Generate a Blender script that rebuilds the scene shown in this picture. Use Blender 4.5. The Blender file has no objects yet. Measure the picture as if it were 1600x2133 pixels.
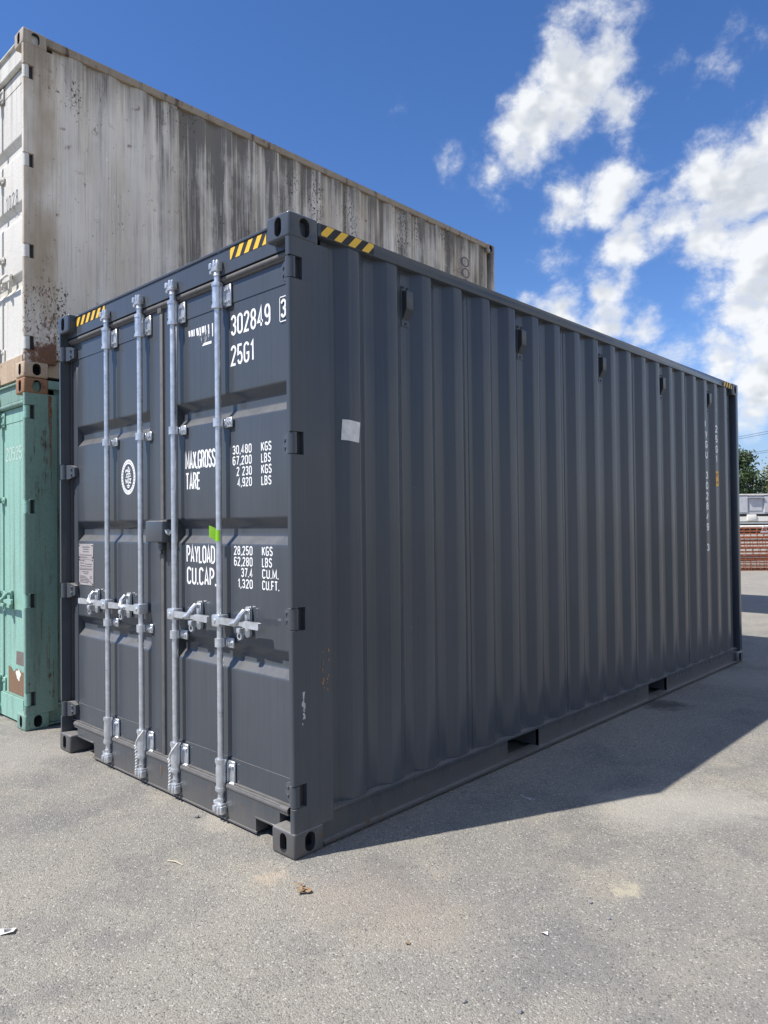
import bpy, bmesh, math, random
from mathutils import Vector, Matrix
R = math.radians
random.seed(7)
sc = bpy.context.scene
C = sc.collection

# ------------------------------------------------------------------ camera
CAM = Vector((2.5166, -2.0788, 1.4875))
YAW, PITCH, ROLL, F = -0.754085, 0.0151894, -0.0111282, 1520.59
fw = Vector((math.cos(PITCH)*math.sin(YAW), math.cos(PITCH)*math.cos(YAW), math.sin(PITCH)))
rt = Vector((math.cos(YAW), -math.sin(YAW), 0)); up = rt.cross(fw)
rt, up = rt*math.cos(ROLL)+up*math.sin(ROLL), up*math.cos(ROLL)-rt*math.sin(ROLL)
cd = bpy.data.cameras.new('camera'); cam = bpy.data.objects.new('camera', cd); C.objects.link(cam)
cd.sensor_fit = 'HORIZONTAL'; cd.sensor_width = 36; cd.lens = 36*F/1600
cd.clip_start = .05; cd.clip_end = 3000
m = Matrix((rt, up, -fw)).transposed().to_4x4(); m.translation = CAM
cam.matrix_world = m
sc.camera = cam
sc.cycles.max_bounces = 6; sc.cycles.diffuse_bounces = 3; sc.cycles.glossy_bounces = 3
def ray(u, v):
    return (fw + rt*((u-800)/F) - up*((v-1066.5)/F)).normalized()

# ------------------------------------------------------------------ light
SUN = Vector((-.869, -1.862, 2.896)).normalized()         # towards the sun
sd = bpy.data.lights.new('sun', 'SUN'); sd.energy = 5.0; sd.angle = R(.53); sd.color = (1, .955, .89)
so = bpy.data.objects.new('sun', sd); C.objects.link(so); so.location = (-8, -16, 26)
so.rotation_euler = SUN.to_track_quat('Z', 'Y').to_euler()
sc.view_settings.view_transform = 'Standard'; sc.view_settings.look = 'None'
sc.view_settings.exposure = 0.40; sc.view_settings.gamma = 1; sc.view_settings.use_curve_mapping = False

# ------------------------------------------------------------------ node helper
class NT:
    def __init__(s, tree):
        s.t = tree; tree.nodes.clear()
    def n(s, typ, ins=None, **kw):
        nd = s.t.nodes.new(typ)
        for k, v in kw.items(): setattr(nd, k, v)
        for k, v in (ins or {}).items():
            if isinstance(v, bpy.types.NodeSocket): s.t.links.new(v, nd.inputs[k])
            else: nd.inputs[k].default_value = v
        return nd
    def math(s, op, a, b=None, c=None, clamp=False):
        i = {0: a}
        if b is not None: i[1] = b
        if c is not None: i[2] = c
        return s.n('ShaderNodeMath', i, operation=op, use_clamp=clamp).outputs[0]
    def vm(s, op, a, b=None, out=0):
        i = {0: a}
        if b is not None: i[1] = b
        return s.n('ShaderNodeVectorMath', i, operation=op).outputs[out]
    def noise(s, vec, scale, detail=4, rough=.55, dist=0, col=False):
        nd = s.n('ShaderNodeTexNoise', {'Vector': vec, 'Scale': scale, 'Detail': detail, 'Roughness': rough, 'Distortion': dist})
        return nd.outputs[1 if col else 0]
    def ramp(s, v, a, b, smooth=True, lo=0., hi=1.):
        nd = s.n('ShaderNodeMapRange', {0: v, 1: a, 2: b, 3: lo, 4: hi})
        nd.interpolation_type = 'SMOOTHSTEP' if smooth else 'LINEAR'
        return nd.outputs[0]
    def mix(s, f, a, b, mode='MIX'):
        nd = s.n('ShaderNodeMix', data_type='RGBA', blend_type=mode)
        for k, v in ((0, f), (6, a), (7, b)):
            if isinstance(v, bpy.types.NodeSocket): s.t.links.new(v, nd.inputs[k])
            else: nd.inputs[k].default_value = (v if k == 0 else (*v, 1))
        return nd.outputs[2]
    def scale(s, vec, sc_):
        return s.vm('MULTIPLY', vec, sc_)

# ------------------------------------------------------------------ sky with clouds
world = bpy.data.worlds.new('World'); sc.world = world; world.use_nodes = True
w = NT(world.node_tree)
world.cycles.sampling_method = 'NONE'
sky = w.n('ShaderNodeTexSky'); sky.sky_type = 'NISHITA'; sky.sun_disc = False
sky.sun_elevation = math.asin(SUN.z); sky.sun_rotation = math.atan2(SUN.x, SUN.y)
sky.altitude = 300; sky.air_density = 1.0; sky.dust_density = .25; sky.ozone_density = 3.2
d = w.n('ShaderNodeTexCoord').outputs['Generated']
d = w.vm('NORMALIZE', d)
warp = w.vm('SUBTRACT', w.noise(d, 7, 3, .6, col=True), (.5, .5, .5))
sn = w.n('ShaderNodeVectorMath', {0: warp}, operation='SCALE'); sn.inputs['Scale'].default_value = .055
dw = w.vm('ADD', d, sn.outputs[0])
# cumulus seen in the photograph: (u, v, radius in photo pixels, strength)
BLOBS = [(1115, 270, 86, 1), (1100, 330, 56, .85), (1210, 175, 90, 1), (1275, 120, 66, .95), (1290, 205, 70, .9), (1190, 250, 66, .85), (1300, 285, 50, .55),
         (1185, 408, 74, 1.1), (1260, 402, 74, 1.1), (1315, 395, 46, .75),
         (1470, 370, 80, 1.05), (1560, 395, 110, 1.15), (1400, 462, 84, 1.08), (1318, 492, 70, .98), (1480, 490, 100, 1.1), (1590, 500, 110, 1.1),
         (1475, 600, 66, .95), (1560, 630, 105, 1.1), (1620, 560, 100, 1.1), (1610, 700, 100, 1.0), (1500, 745, 80, .95), (1590, 780, 90, 1),
         (1175, 645, 66, 1.), (1265, 605, 50, .85), (1260, 685, 80, 1.05), (1340, 690, 74, 1.), (1100, 620, 34, .6), (1410, 745, 80, .9), (1310, 585, 46, .65),
         (1570, 865, 50, .85), (1500, 830, 70, .85), (1400, 830, 100, .85),
         (1405, 115, 46, .50), (1475, 155, 56, .50), (1470, 305, 70, .60), (1590, 280, 46, .7), (1590, 95, 40, .52), (1525, 50, 30, .5),
         (1260, 30, 80, .55), (1380, 270, 80, .46), (930, 335, 34, .46), (1030, 410, 30, .48), (1035, 360, 50, .5), (1440, 560, 80, .6), (1150, 540, 50, .42)]
acc = None
for u, v, r, st in BLOBS:
    c = ray(u, v)
    dist = w.vm('DISTANCE', dw, tuple(c), out=1)
    g = w.ramp(dist, r/F*1.55, 0., True, 0, st)
    acc = g if acc is None else w.math('MAXIMUM', acc, g)
# broken cloud cover over the rest of the sky, same kind of cumulus
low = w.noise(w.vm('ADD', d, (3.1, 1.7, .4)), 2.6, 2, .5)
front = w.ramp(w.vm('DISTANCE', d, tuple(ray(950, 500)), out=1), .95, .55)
bank = w.ramp(w.vm('DOT_PRODUCT', d, (.78, .60, .10), out=1), -.15, .75, True, .16, 1.35)     # cloud bank beyond the frame: unseen, made heavier to brighten the wall flats
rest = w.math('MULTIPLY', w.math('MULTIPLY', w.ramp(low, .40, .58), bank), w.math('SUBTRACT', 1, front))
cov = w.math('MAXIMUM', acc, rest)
ds = w.vm('ADD', w.scale(d, (1, 1, 1.25)), w.n('ShaderNodeVectorMath', {0: warp, 'Scale': .035}, operation='SCALE').outputs[0])
off = tuple(Vector((SUN.x, SUN.y, SUN.z*1.25))*.026)
fb = w.noise(ds, 13, 8, .62)
fb2 = w.noise(w.vm('ADD', ds, off), 13, 3, .55)
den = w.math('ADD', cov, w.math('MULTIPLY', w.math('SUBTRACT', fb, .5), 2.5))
alpha = w.math('POWER', w.ramp(den, .24, 1.04), 1.7)
alpha = w.math('MULTIPLY', alpha, .97)
thick = w.ramp(den, .55, 1.2)
fb3 = w.noise(ds, 13, 3, .55)
lit = w.ramp(w.math('SUBTRACT', fb3, fb2), -.085, .095)
shade = w.math('MULTIPLY', thick, w.math('SUBTRACT', 1, lit))
ccol = w.mix(shade, (9.2, 9.4, 9.6), (5.9, 6.3, 6.9))
hz = w.n('ShaderNodeSeparateXYZ', {0: d}).outputs[2]
haz = w.ramp(hz, .24, .0)
skyc = w.n('ShaderNodeHueSaturation', {'Saturation': 1.20, 'Value': 1.36, 'Color': sky.outputs[0]}).outputs[0]
skyc = w.mix(1., skyc, (1.04, 1.0, 1.17), 'MULTIPLY')
skyc = w.mix(w.math('MULTIPLY', haz, .75), skyc, (3.0, 4.5, 6.6))
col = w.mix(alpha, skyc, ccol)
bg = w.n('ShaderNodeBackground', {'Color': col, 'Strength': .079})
w.t.links.new(bg.outputs[0], w.n('ShaderNodeOutputWorld').inputs[0])

# ------------------------------------------------------------------ materials
def new_mat(name):
    mt = bpy.data.materials.new(name); mt.use_nodes = True
    return mt, NT(mt.node_tree)
def finish(t, **ins):
    b = t.n('ShaderNodeBsdfPrincipled', ins)
    t.t.links.new(b.outputs[0], t.n('ShaderNodeOutputMaterial').inputs[0])
def c4(c): return (*c, 1)
def bump(t, h, dist, strength=1.):
    return t.n('ShaderNodeBump', {'Height': h, 'Distance': dist, 'Strength': strength}).outputs[0]
def obco(t): return t.n('ShaderNodeTexCoord').outputs['Object']
def geo(t): return t.n('ShaderNodeNewGeometry').outputs['Position']

def mat_plain(name, col, rough=.5, metal=0., var=.12, vs=12., bmp=0., spec=.5):
    mt, t = new_mat(name); v = geo(t)
    n = t.noise(v, vs, 5, .6)
    k = t.ramp(n, .3, .7, False, 1-var, 1+var)
    cc = t.mix(1, c4(col)[:3], t.n('ShaderNodeCombineColor', {0: k, 1: k, 2: k}).outputs[0], 'MULTIPLY')
    ins = {'Base Color': cc, 'Metallic': metal, 'Roughness': t.ramp(n, .3, .7, False, max(rough-.08, 0), rough+.08), 'Specular IOR Level': spec}
    if bmp: ins['Normal'] = bump(t, n, bmp)
    finish(t, **ins); return mt

def mat_dark():
    mt, t = new_mat('dark_grey_paint'); v = geo(t)
    z = t.n('ShaderNodeSeparateXYZ', {0: v}).outputs[2]
    streak = t.noise(t.scale(v, (90, 90, 1.2)), 1, 3, .6)
    broad = t.noise(v, 1.3, 4, .6)
    k = t.math('ADD', t.ramp(streak, .3, .7, False, -.07, .07), t.ramp(broad, .3, .7, False, -.08, .08))
    k = t.math('ADD', k, 1)
    kc = t.n('ShaderNodeCombineColor', {0: k, 1: k, 2: k}).outputs[0]
    cc = t.mix(1, (.063, .0715, .0825), kc, 'MULTIPLY')
    # dust that settles on the lowest parts
    dn = t.noise(t.scale(v, (9, 9, 3)), 1, 5, .65)
    dust = t.math('MULTIPLY', t.ramp(t.math('ADD', z, t.math('MULTIPLY', t.math('SUBTRACT', dn, .5), .30)), .24, .0), .34)
    cc = t.mix(dust, cc, (.17, .15, .12))
    # dust lying on ledges
    nz = t.n('ShaderNodeSeparateXYZ', {0: t.n('ShaderNodeNewGeometry').outputs['Normal']}).outputs[2]
    led = t.math('MULTIPLY', t.ramp(nz, .35, .8), t.ramp(dn, .25, .6, True, .35, .8))
    cc = t.mix(led, cc, (.27, .255, .23))
    rn = t.noise(v, 21, 4, .7)
    rs = t.math('MULTIPLY', t.ramp(rn, .60, .68), t.ramp(z, .135, .10))
    cc = t.mix(t.math('MULTIPLY', rs, .8), cc, (.16, .085, .045))
    # tiny chips
    sp = t.noise(v, 38, 2, .5)
    spot = t.math('MULTIPLY', t.ramp(sp, .795, .81), t.ramp(t.noise(v, 1.7, 2), .48, .6))
    cc = t.mix(spot, cc, (.30, .29, .28))
    rg = t.math('ADD', t.ramp(broad, .3, .7, False, .16, .25), t.math('MULTIPLY', dust, .4))
    wav = t.noise(t.scale(v, (1, 1, .6)), 2.6, 2, .5)
    nb = t.n('ShaderNodeBump', {'Height': wav, 'Distance': .014, 'Strength': .5}).outputs[0]
    finish(t, **{'Base Color': cc, 'Roughness': rg, 'Normal': nb, 'Specular IOR Level': .36}); return mt

def mat_galv():
    mt, t = new_mat('galvanised_steel'); v = geo(t)
    sp = t.n('ShaderNodeTexVoronoi', {'Vector': v, 'Scale': 60.})
    n = t.noise(v, 25, 4, .6)
    k = t.math('ADD', t.ramp(n, .3, .7, False, .82, 1.1), t.math('MULTIPLY', t.n('ShaderNodeSeparateColor', {0: sp.outputs['Color']}).outputs[0], .12))
    cc = t.mix(1, (.60, .62, .64), t.n('ShaderNodeCombineColor', {0: k, 1: k, 2: k}).outputs[0], 'MULTIPLY')
    finish(t, **{'Base Color': cc, 'Metallic': .68, 'Roughness': t.ramp(n, .3, .7, False, .26, .44), 'Normal': bump(t, t.noise(v, 300, 2), .0005)}); return mt

def mat_white_side(name, grime=1., tan=.35, rust=.0, chipc=(.075, .06, .045), chipk=.15):
    mt, t = new_mat(name); v = geo(t)
    s = t.n('ShaderNodeSeparateXYZ', {0: v}); y, z = s.outputs[1], s.outputs[2]
    base = t.mix(t.noise(v, 2.2, 3), (.88, .82, .72), (.79, .72, .615))
    # tan weathering wash
    tw = t.math('MULTIPLY', t.ramp(t.noise(t.scale(v, (2, 2, .8)), 1, 4, .6), .33, .68), t.ramp(y, 1.2, 4., True, tan, tan+.4))
    base = t.mix(tw, base, (.42, .325, .22))
    # vertical grime streaks, broad and fine
    b1 = t.noise(t.scale(v, (3, 7.5, .22)), 1, 4, .62)
    b2 = t.noise(t.scale(v, (10, 17, .5)), 1, 5, .65)
    b3 = t.noise(t.scale(v, (40, 70, 1.6)), 1, 4, .65)
    zone = t.math('MULTIPLY', t.ramp(y, .9, 1.7), t.ramp(y, 4.2, 2.3, True, .85, 1))
    g = t.math('ADD', t.math('MULTIPLY', t.ramp(b1, .44, .64), .72), t.math('MULTIPLY', t.ramp(b2, .40, .68), .62))
    g = t.math('MULTIPLY', g, t.math('ADD', t.math('MULTIPLY', zone, .92), .12))
    g = t.math('ADD', g, t.math('MULTIPLY', t.ramp(b3, .44, .74), .42))
    g = t.math('MULTIPLY', g, t.ramp(t.noise(v, 5, 5, .6), .28, .62, True, .45, 1.))
    # broad black run marks below the gutter, each with its own width and length
    wy = t.math('ADD', y, t.math('MULTIPLY', t.math('SUBTRACT', t.noise(t.scale(v, (1, 3, 1.6)), 1, 4, .65), .5), .30))
    for yc, wd, zb, st in ((.62, .035, 4.3, .45), (1.16, .05, 3.9, .6), (1.42, .11, 3.0, .95), (1.72, .07, 3.2, .8), (1.98, .09, 3.0, .75), (2.34, .06, 3.4, .7), (2.75, .07, 3.2, .6), (3.3, .06, 3.6, .6), (3.85, .05, 3.9, .55), (4.5, .06, 3.8, .55), (5.05, .05, 4.0, .5), (5.75, .06, 3.5, .7)):
        dd = t.math('ABSOLUTE', t.math('SUBTRACT', wy, yc))
        g = t.math('ADD', g, t.math('MULTIPLY', t.ramp(dd, wd*1.3, wd*.2, True, 0, st*.8), t.math('MULTIPLY', t.ramp(z, zb-.4, zb+.9), t.ramp(b3, .30, .60, True, .35, 1.))))
    # run-off just below the top rail
    run = t.math('MULTIPLY', t.ramp(t.math('ADD', z, t.math('MULTIPLY', t.math('SUBTRACT', b2, .5), 1.1)), 4.75, 5.15), .55)
    g = t.math('MULTIPLY', t.math('ADD', g, run), grime, clamp=True)
    base = t.mix(t.math('MULTIPLY', g, .88), base, (.092, .082, .068))
    # flaked paint
    ch = t.noise(t.scale(v, (55, 62, 40)), 1, 3, .6, .6)
    patch = t.ramp(t.noise(t.scale(v, (1.2, 2.0, 1.0)), 1, 3, .6), .48, .66)
    chip = t.ramp(t.math('ADD', ch, t.math('MULTIPLY', patch, chipk)), .70, .72)
    base = t.mix(chip, base, chipc)
    # pale fresh flakes
    ch2 = t.noise(t.scale(v, (25, 30, 26)), 1, 2, .5)
    fl = t.math('MULTIPLY', t.ramp(ch2, .72, .74), t.ramp(t.noise(v, 1.1, 2), .5, .62))
    base = t.mix(fl, base, (.8, .8, .78))
    if rust > 0:
        rn = t.noise(v, 9, 6, .7)
        rz = t.ramp(z, 3.25, 2.6)
        rm = t.ramp(t.math('ADD', rn, t.math('MULTIPLY', rz, .30*rust)), .60, .74)
        base = t.mix(rm, base, t.mix(t.noise(v, 40, 3), (.24, .10, .04), (.10, .05, .03)))
    finish(t, **{'Base Color': base, 'Roughness': .62, 'Normal': bump(t, t.math('ADD', t.noise(v, 30, 5, .65), t.math('MULTIPLY', chip, -.8)), .0022)}); return mt

def mat_old(name, col, col2, rustc, amount, streaky=True, rough=.6):
    """aged paint with rust blooming and running down"""
    mt, t = new_mat(name); v = geo(t)
    base = t.mix(t.noise(v, 3, 5, .6), col, col2)
    fine = t.ramp(t.noise(v, 60, 4, .6), .3, .7, False, .9, 1.08)
    base = t.mix(1, base, t.n('ShaderNodeCombineColor', {0: fine, 1: fine, 2: fine}).outputs[0], 'MULTIPLY')
    grime = t.ramp(t.noise(t.scale(v, (14, 14, .7)), 1, 5, .6), .5, .78)
    base = t.mix(t.math('MULTIPLY', grime, .5), base, (.07, .065, .05))
    r1 = t.noise(t.scale(v, (16, 16, 1.6) if streaky else (9, 9, 9)), 1, 6, .7)
    r2 = t.noise(v, 14, 5, .65)
    rm = t.ramp(t.math('ADD', t.math('MULTIPLY', r1, .7), t.math('MULTIPLY', r2, .3)), .66-amount, .76-amount)
    base = t.mix(rm, base, t.mix(t.noise(v, 45, 4), rustc, tuple(x*.42 for x in rustc)))
    finish(t, **{'Base Color': base, 'Roughness': rough, 'Normal': bump(t, t.math('ADD', t.noise(v, 50, 5, .65), t.math('MULTIPLY', rm, .6)), .0025)}); return mt

def mat_ground():
    mt, t = new_mat('dusty_asphalt'); v = geo(t)
    nc = t.n('ShaderNodeSeparateColor', {0: t.noise(v, .5, 3, .6, col=True)})
    mc = t.n('ShaderNodeSeparateColor', {0: t.noise(v, 2.1, 5, .62, col=True)})
    base = t.mix(t.ramp(nc.outputs[0], .38, .62), (.240, .229, .204), (.286, .270, .229))
    base = t.mix(t.math('MULTIPLY', t.ramp(mc.outputs[0], .43, .66), .6), base, (.315, .287, .235))
    base = t.mix(t.math('MULTIPLY', t.ramp(mc.outputs[1], .48, .66), .5), base, (.165, .162, .157))
    # sandier and paler further out in the yard
    yy = t.n('ShaderNodeSeparateXYZ', {0: v}).outputs[1]
    base = t.mix(t.math('MULTIPLY', t.ramp(yy, 5.5, 12), .5), base, (.305, .284, .245))
    # aggregate: stones of mixed tone with dark pores between
    vo = t.n('ShaderNodeTexVoronoi', {'Vector': v, 'Scale': 165., 'Randomness': 1.})
    sc_ = t.n('ShaderNodeSeparateColor', {0: vo.outputs['Color']})
    n2 = t.noise(v, 240, 2, .6)
    k = t.math('ADD', t.ramp(sc_.outputs[0], 0., 1., False, .82, 1.18), t.ramp(n2, .3, .7, False, -.17, .17))
    base = t.mix(1, base, t.n('ShaderNodeCombineColor', {0: k, 1: k, 2: k}).outputs[0], 'MULTIPLY')
    base = t.mix(t.ramp(sc_.outputs[1],   .945, .97, True, 0, .7), base, (.075, .074, .074))
    base = t.mix(t.ramp(sc_.outputs[2], .955, .975, True, 0, .55), base, (.58, .56, .50))
    # dust spills and stains, each with its own shape: (x, y, r, colour, strength)
    wn = t.noise(v, 9, 3, .65, col=True)
    wv = t.n('ShaderNodeVectorMath', {0: t.vm('SUBTRACT', wn, (.5, .5, .5)), 'Scale': .30}, operation='SCALE').outputs[0]
    vw = t.vm('ADD', v, wv)
    for x, y, r, cc, st in ((1.20, .73, .07, (.50, .44, .32), .6), (.02, -.15, .08, (.46, .37, .27), .5), (.45, .0, .30, (.36, .29, .22), .22), (.78, .04, .26, (.36, .295, .23), .18),
                            (-.62, .06, .14, (.50, .45, .37), .4), (.9, 1.6, .30, (.48, .45, .39), .4), (1.15, 1.9, .28, (.52, .49, .42), .4), (.36, 1.31, .035, (.50, .48, .43), .9),
                            (.10, 3.75, .19, (.075, .072, .062), .8), (.3, 5.2, .5, (.42, .40, .35), .4), (-2.6, -.35, .5, (.44, .41, .36), .3)):
        dd = t.vm('DISTANCE', vw, (x, y, 0), out=1)
        base = t.mix(t.ramp(dd, r*1.3, r*.3, True, 0, st), base, cc)
    # faint hairline cracks
    cv = t.n('ShaderNodeTexVoronoi', {'Vector': t.vm('ADD', v, t.n('ShaderNodeVectorMath', {0: wn, 'Scale': .16}, operation='SCALE').outputs[0]), 'Scale': .55}, feature='DISTANCE_TO_EDGE')
    ck = t.math('MULTIPLY', t.ramp(cv.outputs['Distance'], .0032, .0008), t.ramp(mc.outputs[2], .48, .56))
    base = t.mix(t.math('MULTIPLY', ck, .32), base, (.09, .088, .085))
    hgt = t.math('ADD', t.math('MULTIPLY', vo.outputs['Distance'], -1.1), t.math('MULTIPLY', n2, .9))
    nb = t.n('ShaderNodeBump', {'Height': t.noise(v, 1.6, 2), 'Distance': .03, 'Strength': .4}).outputs[0]
    nb = t.n('ShaderNodeBump', {'Height': hgt, 'Distance': .0032, 'Strength': 1., 'Normal': nb}).outputs[0]
    finish(t, **{'Base Color': base, 'Roughness': .9, 'Specular IOR Level': .2, 'Normal': nb}); return mt

M = {}
M['dark'] = mat_dark()
M['galv'] = mat_galv()
M['rubber'] = mat_plain('grey_rubber_gasket', (.115, .110, .105), .6, 0, .18, 20)
M['rubber_dark'] = mat_plain('dark_rubber', (.05, .045, .045), .6)
M['white_print'] = mat_plain('white_vinyl_print', (.80, .80, .79), .5, 0, .04)
M['faded_print'] = mat_plain('faded_white_print', (.42, .43, .45), .55, 0, .12, 40)
M['black_print'] = mat_plain('black_vinyl', (.010, .009, .011), .6, 0, .05)
M['yellow'] = mat_plain('yellow_vinyl', (.80, .48, .03), .45, 0, .06)
M['orange'] = mat_plain('orange_label', (.82, .42, .03), .45, 0, .05)
M['green_tape'] = mat_plain('lime_tape', (.23, .48, .02), .4, 0, .06)
M['paper'] = mat_plain('weathered_paper', (.66, .645, .60), .8, 0, .14, 30)
M['plate'] = mat_plain('aluminium_plate', (.42, .38, .37), .5, .25, .08)
M['plate_ink'] = mat_plain('plate_ink', (.12, .11, .115), .6)
M['rope'] = mat_plain('white_cord', (.72, .71, .68), .8, 0, .1, 200)
M['void'] = mat_plain('unlit_steel', (.03, .03, .032), .7)  # near-black: shade of hollows and openings is put into this colour
M['floor_wood'] = mat_plain('floor_timber', (.16, .12, .08), .7)
M['white_side'] = mat_white_side('weathered_white_side', 1.0, .38, .35)
M['white_post'] = mat_white_side('weathered_white_post', .75, 1.0, 1.0, (.15, .085, .05), .12)
M['white_door'] = mat_old('cream_white_door', (.64, .62, .565), (.57, .545, .48), (.26, .15, .08), .02)
M['white_rail'] = mat_old('weathered_white_rail', (.38, .31, .22), (.25, .19, .13), (.13, .065, .035), .13)
M['rusty'] = mat_old('rust_brown_steel', (.36, .20, .10), (.20, .095, .05), (.085, .04, .025), .14, False, .75)
M['rusty_pale'] = mat_old('rust_through_white_paint', (.50, .42, .32), (.40, .25, .13), (.17, .075, .035), .12, False, .7)
M['green'] = mat_old('faded_teal_shade_paint', (.225, .36, .295), (.165, .27, .22), (.13, .062, .032), .095)  # duller, rustier copy of the teal with shade put into it
M['green_lit'] = mat_old('teal_lit_door_paint', (.285, .49, .40), (.23, .415, .34), (.16, .075, .03), .03)  # brighter copy of the teal: sunlight on the door put into the colour
M['green_print'] = mat_plain('worn_pale_print', (.42, .55, .47), .7, 0, .3, 60)
M['brown_patch'] = mat_old('bare_rusted_patch', (.24, .135, .075), (.19, .11, .065), (.10, .05, .03), .03, False, .7)
M['grey_plate'] = mat_plain('weathered_plate', (.19, .155, .14), .6, .2, .15, 50)
M['ground'] = mat_ground()
M['stone'] = mat_plain('grey_stone', (.22, .215, .21), .85, 0, .3, 90)
M['stick'] = mat_plain('dry_stalk', (.48, .42, .31), .8)
M['leaf_dry'] = mat_plain('dry_leaf', (.27, .185, .105), .9, 0, .4, 90)
M['rebar'] = mat_plain('orange_rust_rebar', (.30, .088, .036), .8, 0, .35, 30)
M['grey_panel'] = mat_plain('grey_trailer_paint', (.50, .50, .51), .6, 0, .1, 6)
M['cream_steel'] = mat_plain('cream_chassis_paint', (.78, .745, .66), .5, 0, .08, 8)
M['black_steel'] = mat_plain('black_steel', (.03, .03, .03), .6)
M['tyre'] = mat_plain('tyre_rubber', (.025, .025, .026), .85)
M['bark'] = mat_plain('bark', (.12, .09, .065), .9, 0, .3, 15)
M['wire'] = mat_plain('wire_black', (.04, .04, .045), .6)
M['pole'] = mat_plain('pole_timber', (.20, .16, .12), .85, 0, .2, 10)
def mat_leaf(name, a, b):
    mt, t = new_mat(name); v = geo(t)
    cc = t.mix(t.ramp(t.noise(v, 2.2, 4), .35, .65), a, b)
    finish(t, **{'Base Color': cc, 'Roughness': .55, 'Transmission Weight': 0.}); return mt
M['leaf_dark'] = mat_leaf('dark_leaves', (.035, .062, .025), (.08, .12, .045))
M['leaf_olive'] = mat_leaf('olive_leaves', (.11, .13, .05), (.21, .21, .085))

# ------------------------------------------------------------------ mesh builder
class MB:
    def __init__(s): s.v = []; s.f = []
    def add(s, v, f):
        o = len(s.v); s.v += [tuple(p) for p in v]; s.f += [tuple(i+o for i in q) for q in f]; return s
    def box(s, x0, x1, y0, y1, z0, z1, bev=0, seg=2):
        if bev <= 0:
            return s.add([(x0,y0,z0),(x1,y0,z0),(x1,y1,z0),(x0,y1,z0),(x0,y0,z1),(x1,y0,z1),(x1,y1,z1),(x0,y1,z1)],
                         [(0,3,2,1),(4,5,6,7),(0,1,5,4),(1,2,6,5),(2,3,7,6),(3,0,4,7)])
        bm = bmesh.new(); bmesh.ops.create_cube(bm, size=1)
        for q in bm.verts:
            q.co = ((x0+x1)/2+q.co.x*(x1-x0), (y0+y1)/2+q.co.y*(y1-y0), (z0+z1)/2+q.co.z*(z1-z0))
        bmesh.ops.bevel(bm, geom=bm.edges[:], offset=bev, segments=seg, affect='EDGES', profile=.5)
        s.addbm(bm); bm.free(); return s
    def addbm(s, bm):
        bm.verts.index_update()
        s.add([q.co[:] for q in bm.verts], [[q.index for q in f.verts] for f in bm.faces])
    def cyl(s, a, b, r, n=12, r2=None, caps=True):
        a, b = Vector(a), Vector(b); r2 = r if r2 is None else r2
        q = (b-a).to_track_quat('Z', 'Y'); vs = []
        for c, rr in ((a, r), (b, r2)):
            for i in range(n):
                an = 2*math.pi*i/n
                vs.append(c + q @ Vector((rr*math.cos(an), rr*math.sin(an), 0)))
        fs = [(i, (i+1) % n, n+(i+1) % n, n+i) for i in range(n)]
        if caps: fs += [tuple(range(n))[::-1], tuple(range(n, 2*n))]
        return s.add(vs, fs)
    def tube(s, pts, r, n=6):
        pts = [Vector(p) for p in pts]; rings = []
        for i, p in enumerate(pts):
            dr = (pts[min(i+1, len(pts)-1)]-pts[max(i-1, 0)]).normalized(); q = dr.to_track_quat('Z', 'Y')
            rr = r[i] if isinstance(r, (list, tuple)) else r
            rings.append([p+q@Vector((rr*math.cos(2*math.pi*k/n), rr*math.sin(2*math.pi*k/n), 0)) for k in range(n)])
        vs = [q for rg in rings for q in rg]; fs = []
        for i in range(len(pts)-1):
            for k in range(n):
                fs.append((i*n+k, i*n+(k+1) % n, (i+1)*n+(k+1) % n, (i+1)*n+k))
        fs += [tuple(range(n))[::-1], tuple(range(len(vs)-n, len(vs)))]
        return s.add(vs, fs)
    def prism(s, prof, axis, a, b):
        """closed 2-D outline extruded along an axis; outline is in the other two axes, in x,y,z order"""
        n = len(prof)
        def P(p, t):
            if axis == 'z': return (p[0], p[1], t)
            if axis == 'y': return (p[0], t, p[1])
            return (t, p[0], p[1])
        vs = [P(p, a) for p in prof]+[P(p, b) for p in prof]
        fs = [(i, (i+1) % n, n+(i+1) % n, n+i) for i in range(n)]+[tuple(range(n))[::-1], tuple(range(n, 2*n))]
        return s.add(vs, fs)
    def sphere(s, c, r, seg=10, sq=(1, 1, 1)):
        bm = bmesh.new(); bmesh.ops.create_icosphere(bm, subdivisions=2, radius=r)
        for q in bm.verts: q.co = (c[0]+q.co.x*sq[0], c[1]+q.co.y*sq[1], c[2]+q.co.z*sq[2])
        s.addbm(bm); bm.free(); return s
    def mesh(s, name, angle=38):
        me = bpy.data.meshes.new(name); me.from_pydata(s.v, [], s.f)
        bm = bmesh.new(); bm.from_mesh(me); bmesh.ops.recalc_face_normals(bm, faces=bm.faces[:]); bm.to_mesh(me); bm.free()
        me.polygons.foreach_set('use_smooth', [True]*len(me.polygons))
        me.set_sharp_from_angle(angle=R(angle)); me.update(); return me
    def build(s, name, mat, parent=None, angle=38):
        me = s.mesh(name, angle); me.materials.append(M[mat]); return put(name, me, parent)
def rootof(o):
    while o.parent: o = o.parent
    return o
def put(name, me, parent=None):
    o = bpy.data.objects.new(name, me); C.objects.link(o)
    if parent:
        o.parent = parent
    return o
def tag(o, label=None, cat=None, group=None, kind=None):
    for k, v in (('label', label), ('category', cat), ('group', group), ('kind', kind)):
        if v: o[k] = v
    return o
def thing(name, label, cat, loc=(0, 0, 0), group=None, rotz=0):
    o = bpy.data.objects.new(name, None); C.objects.link(o); o.location = loc; o.rotation_euler.z = rotz
    o.empty_display_size = .2
    return tag(o, label, cat, group)

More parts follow.
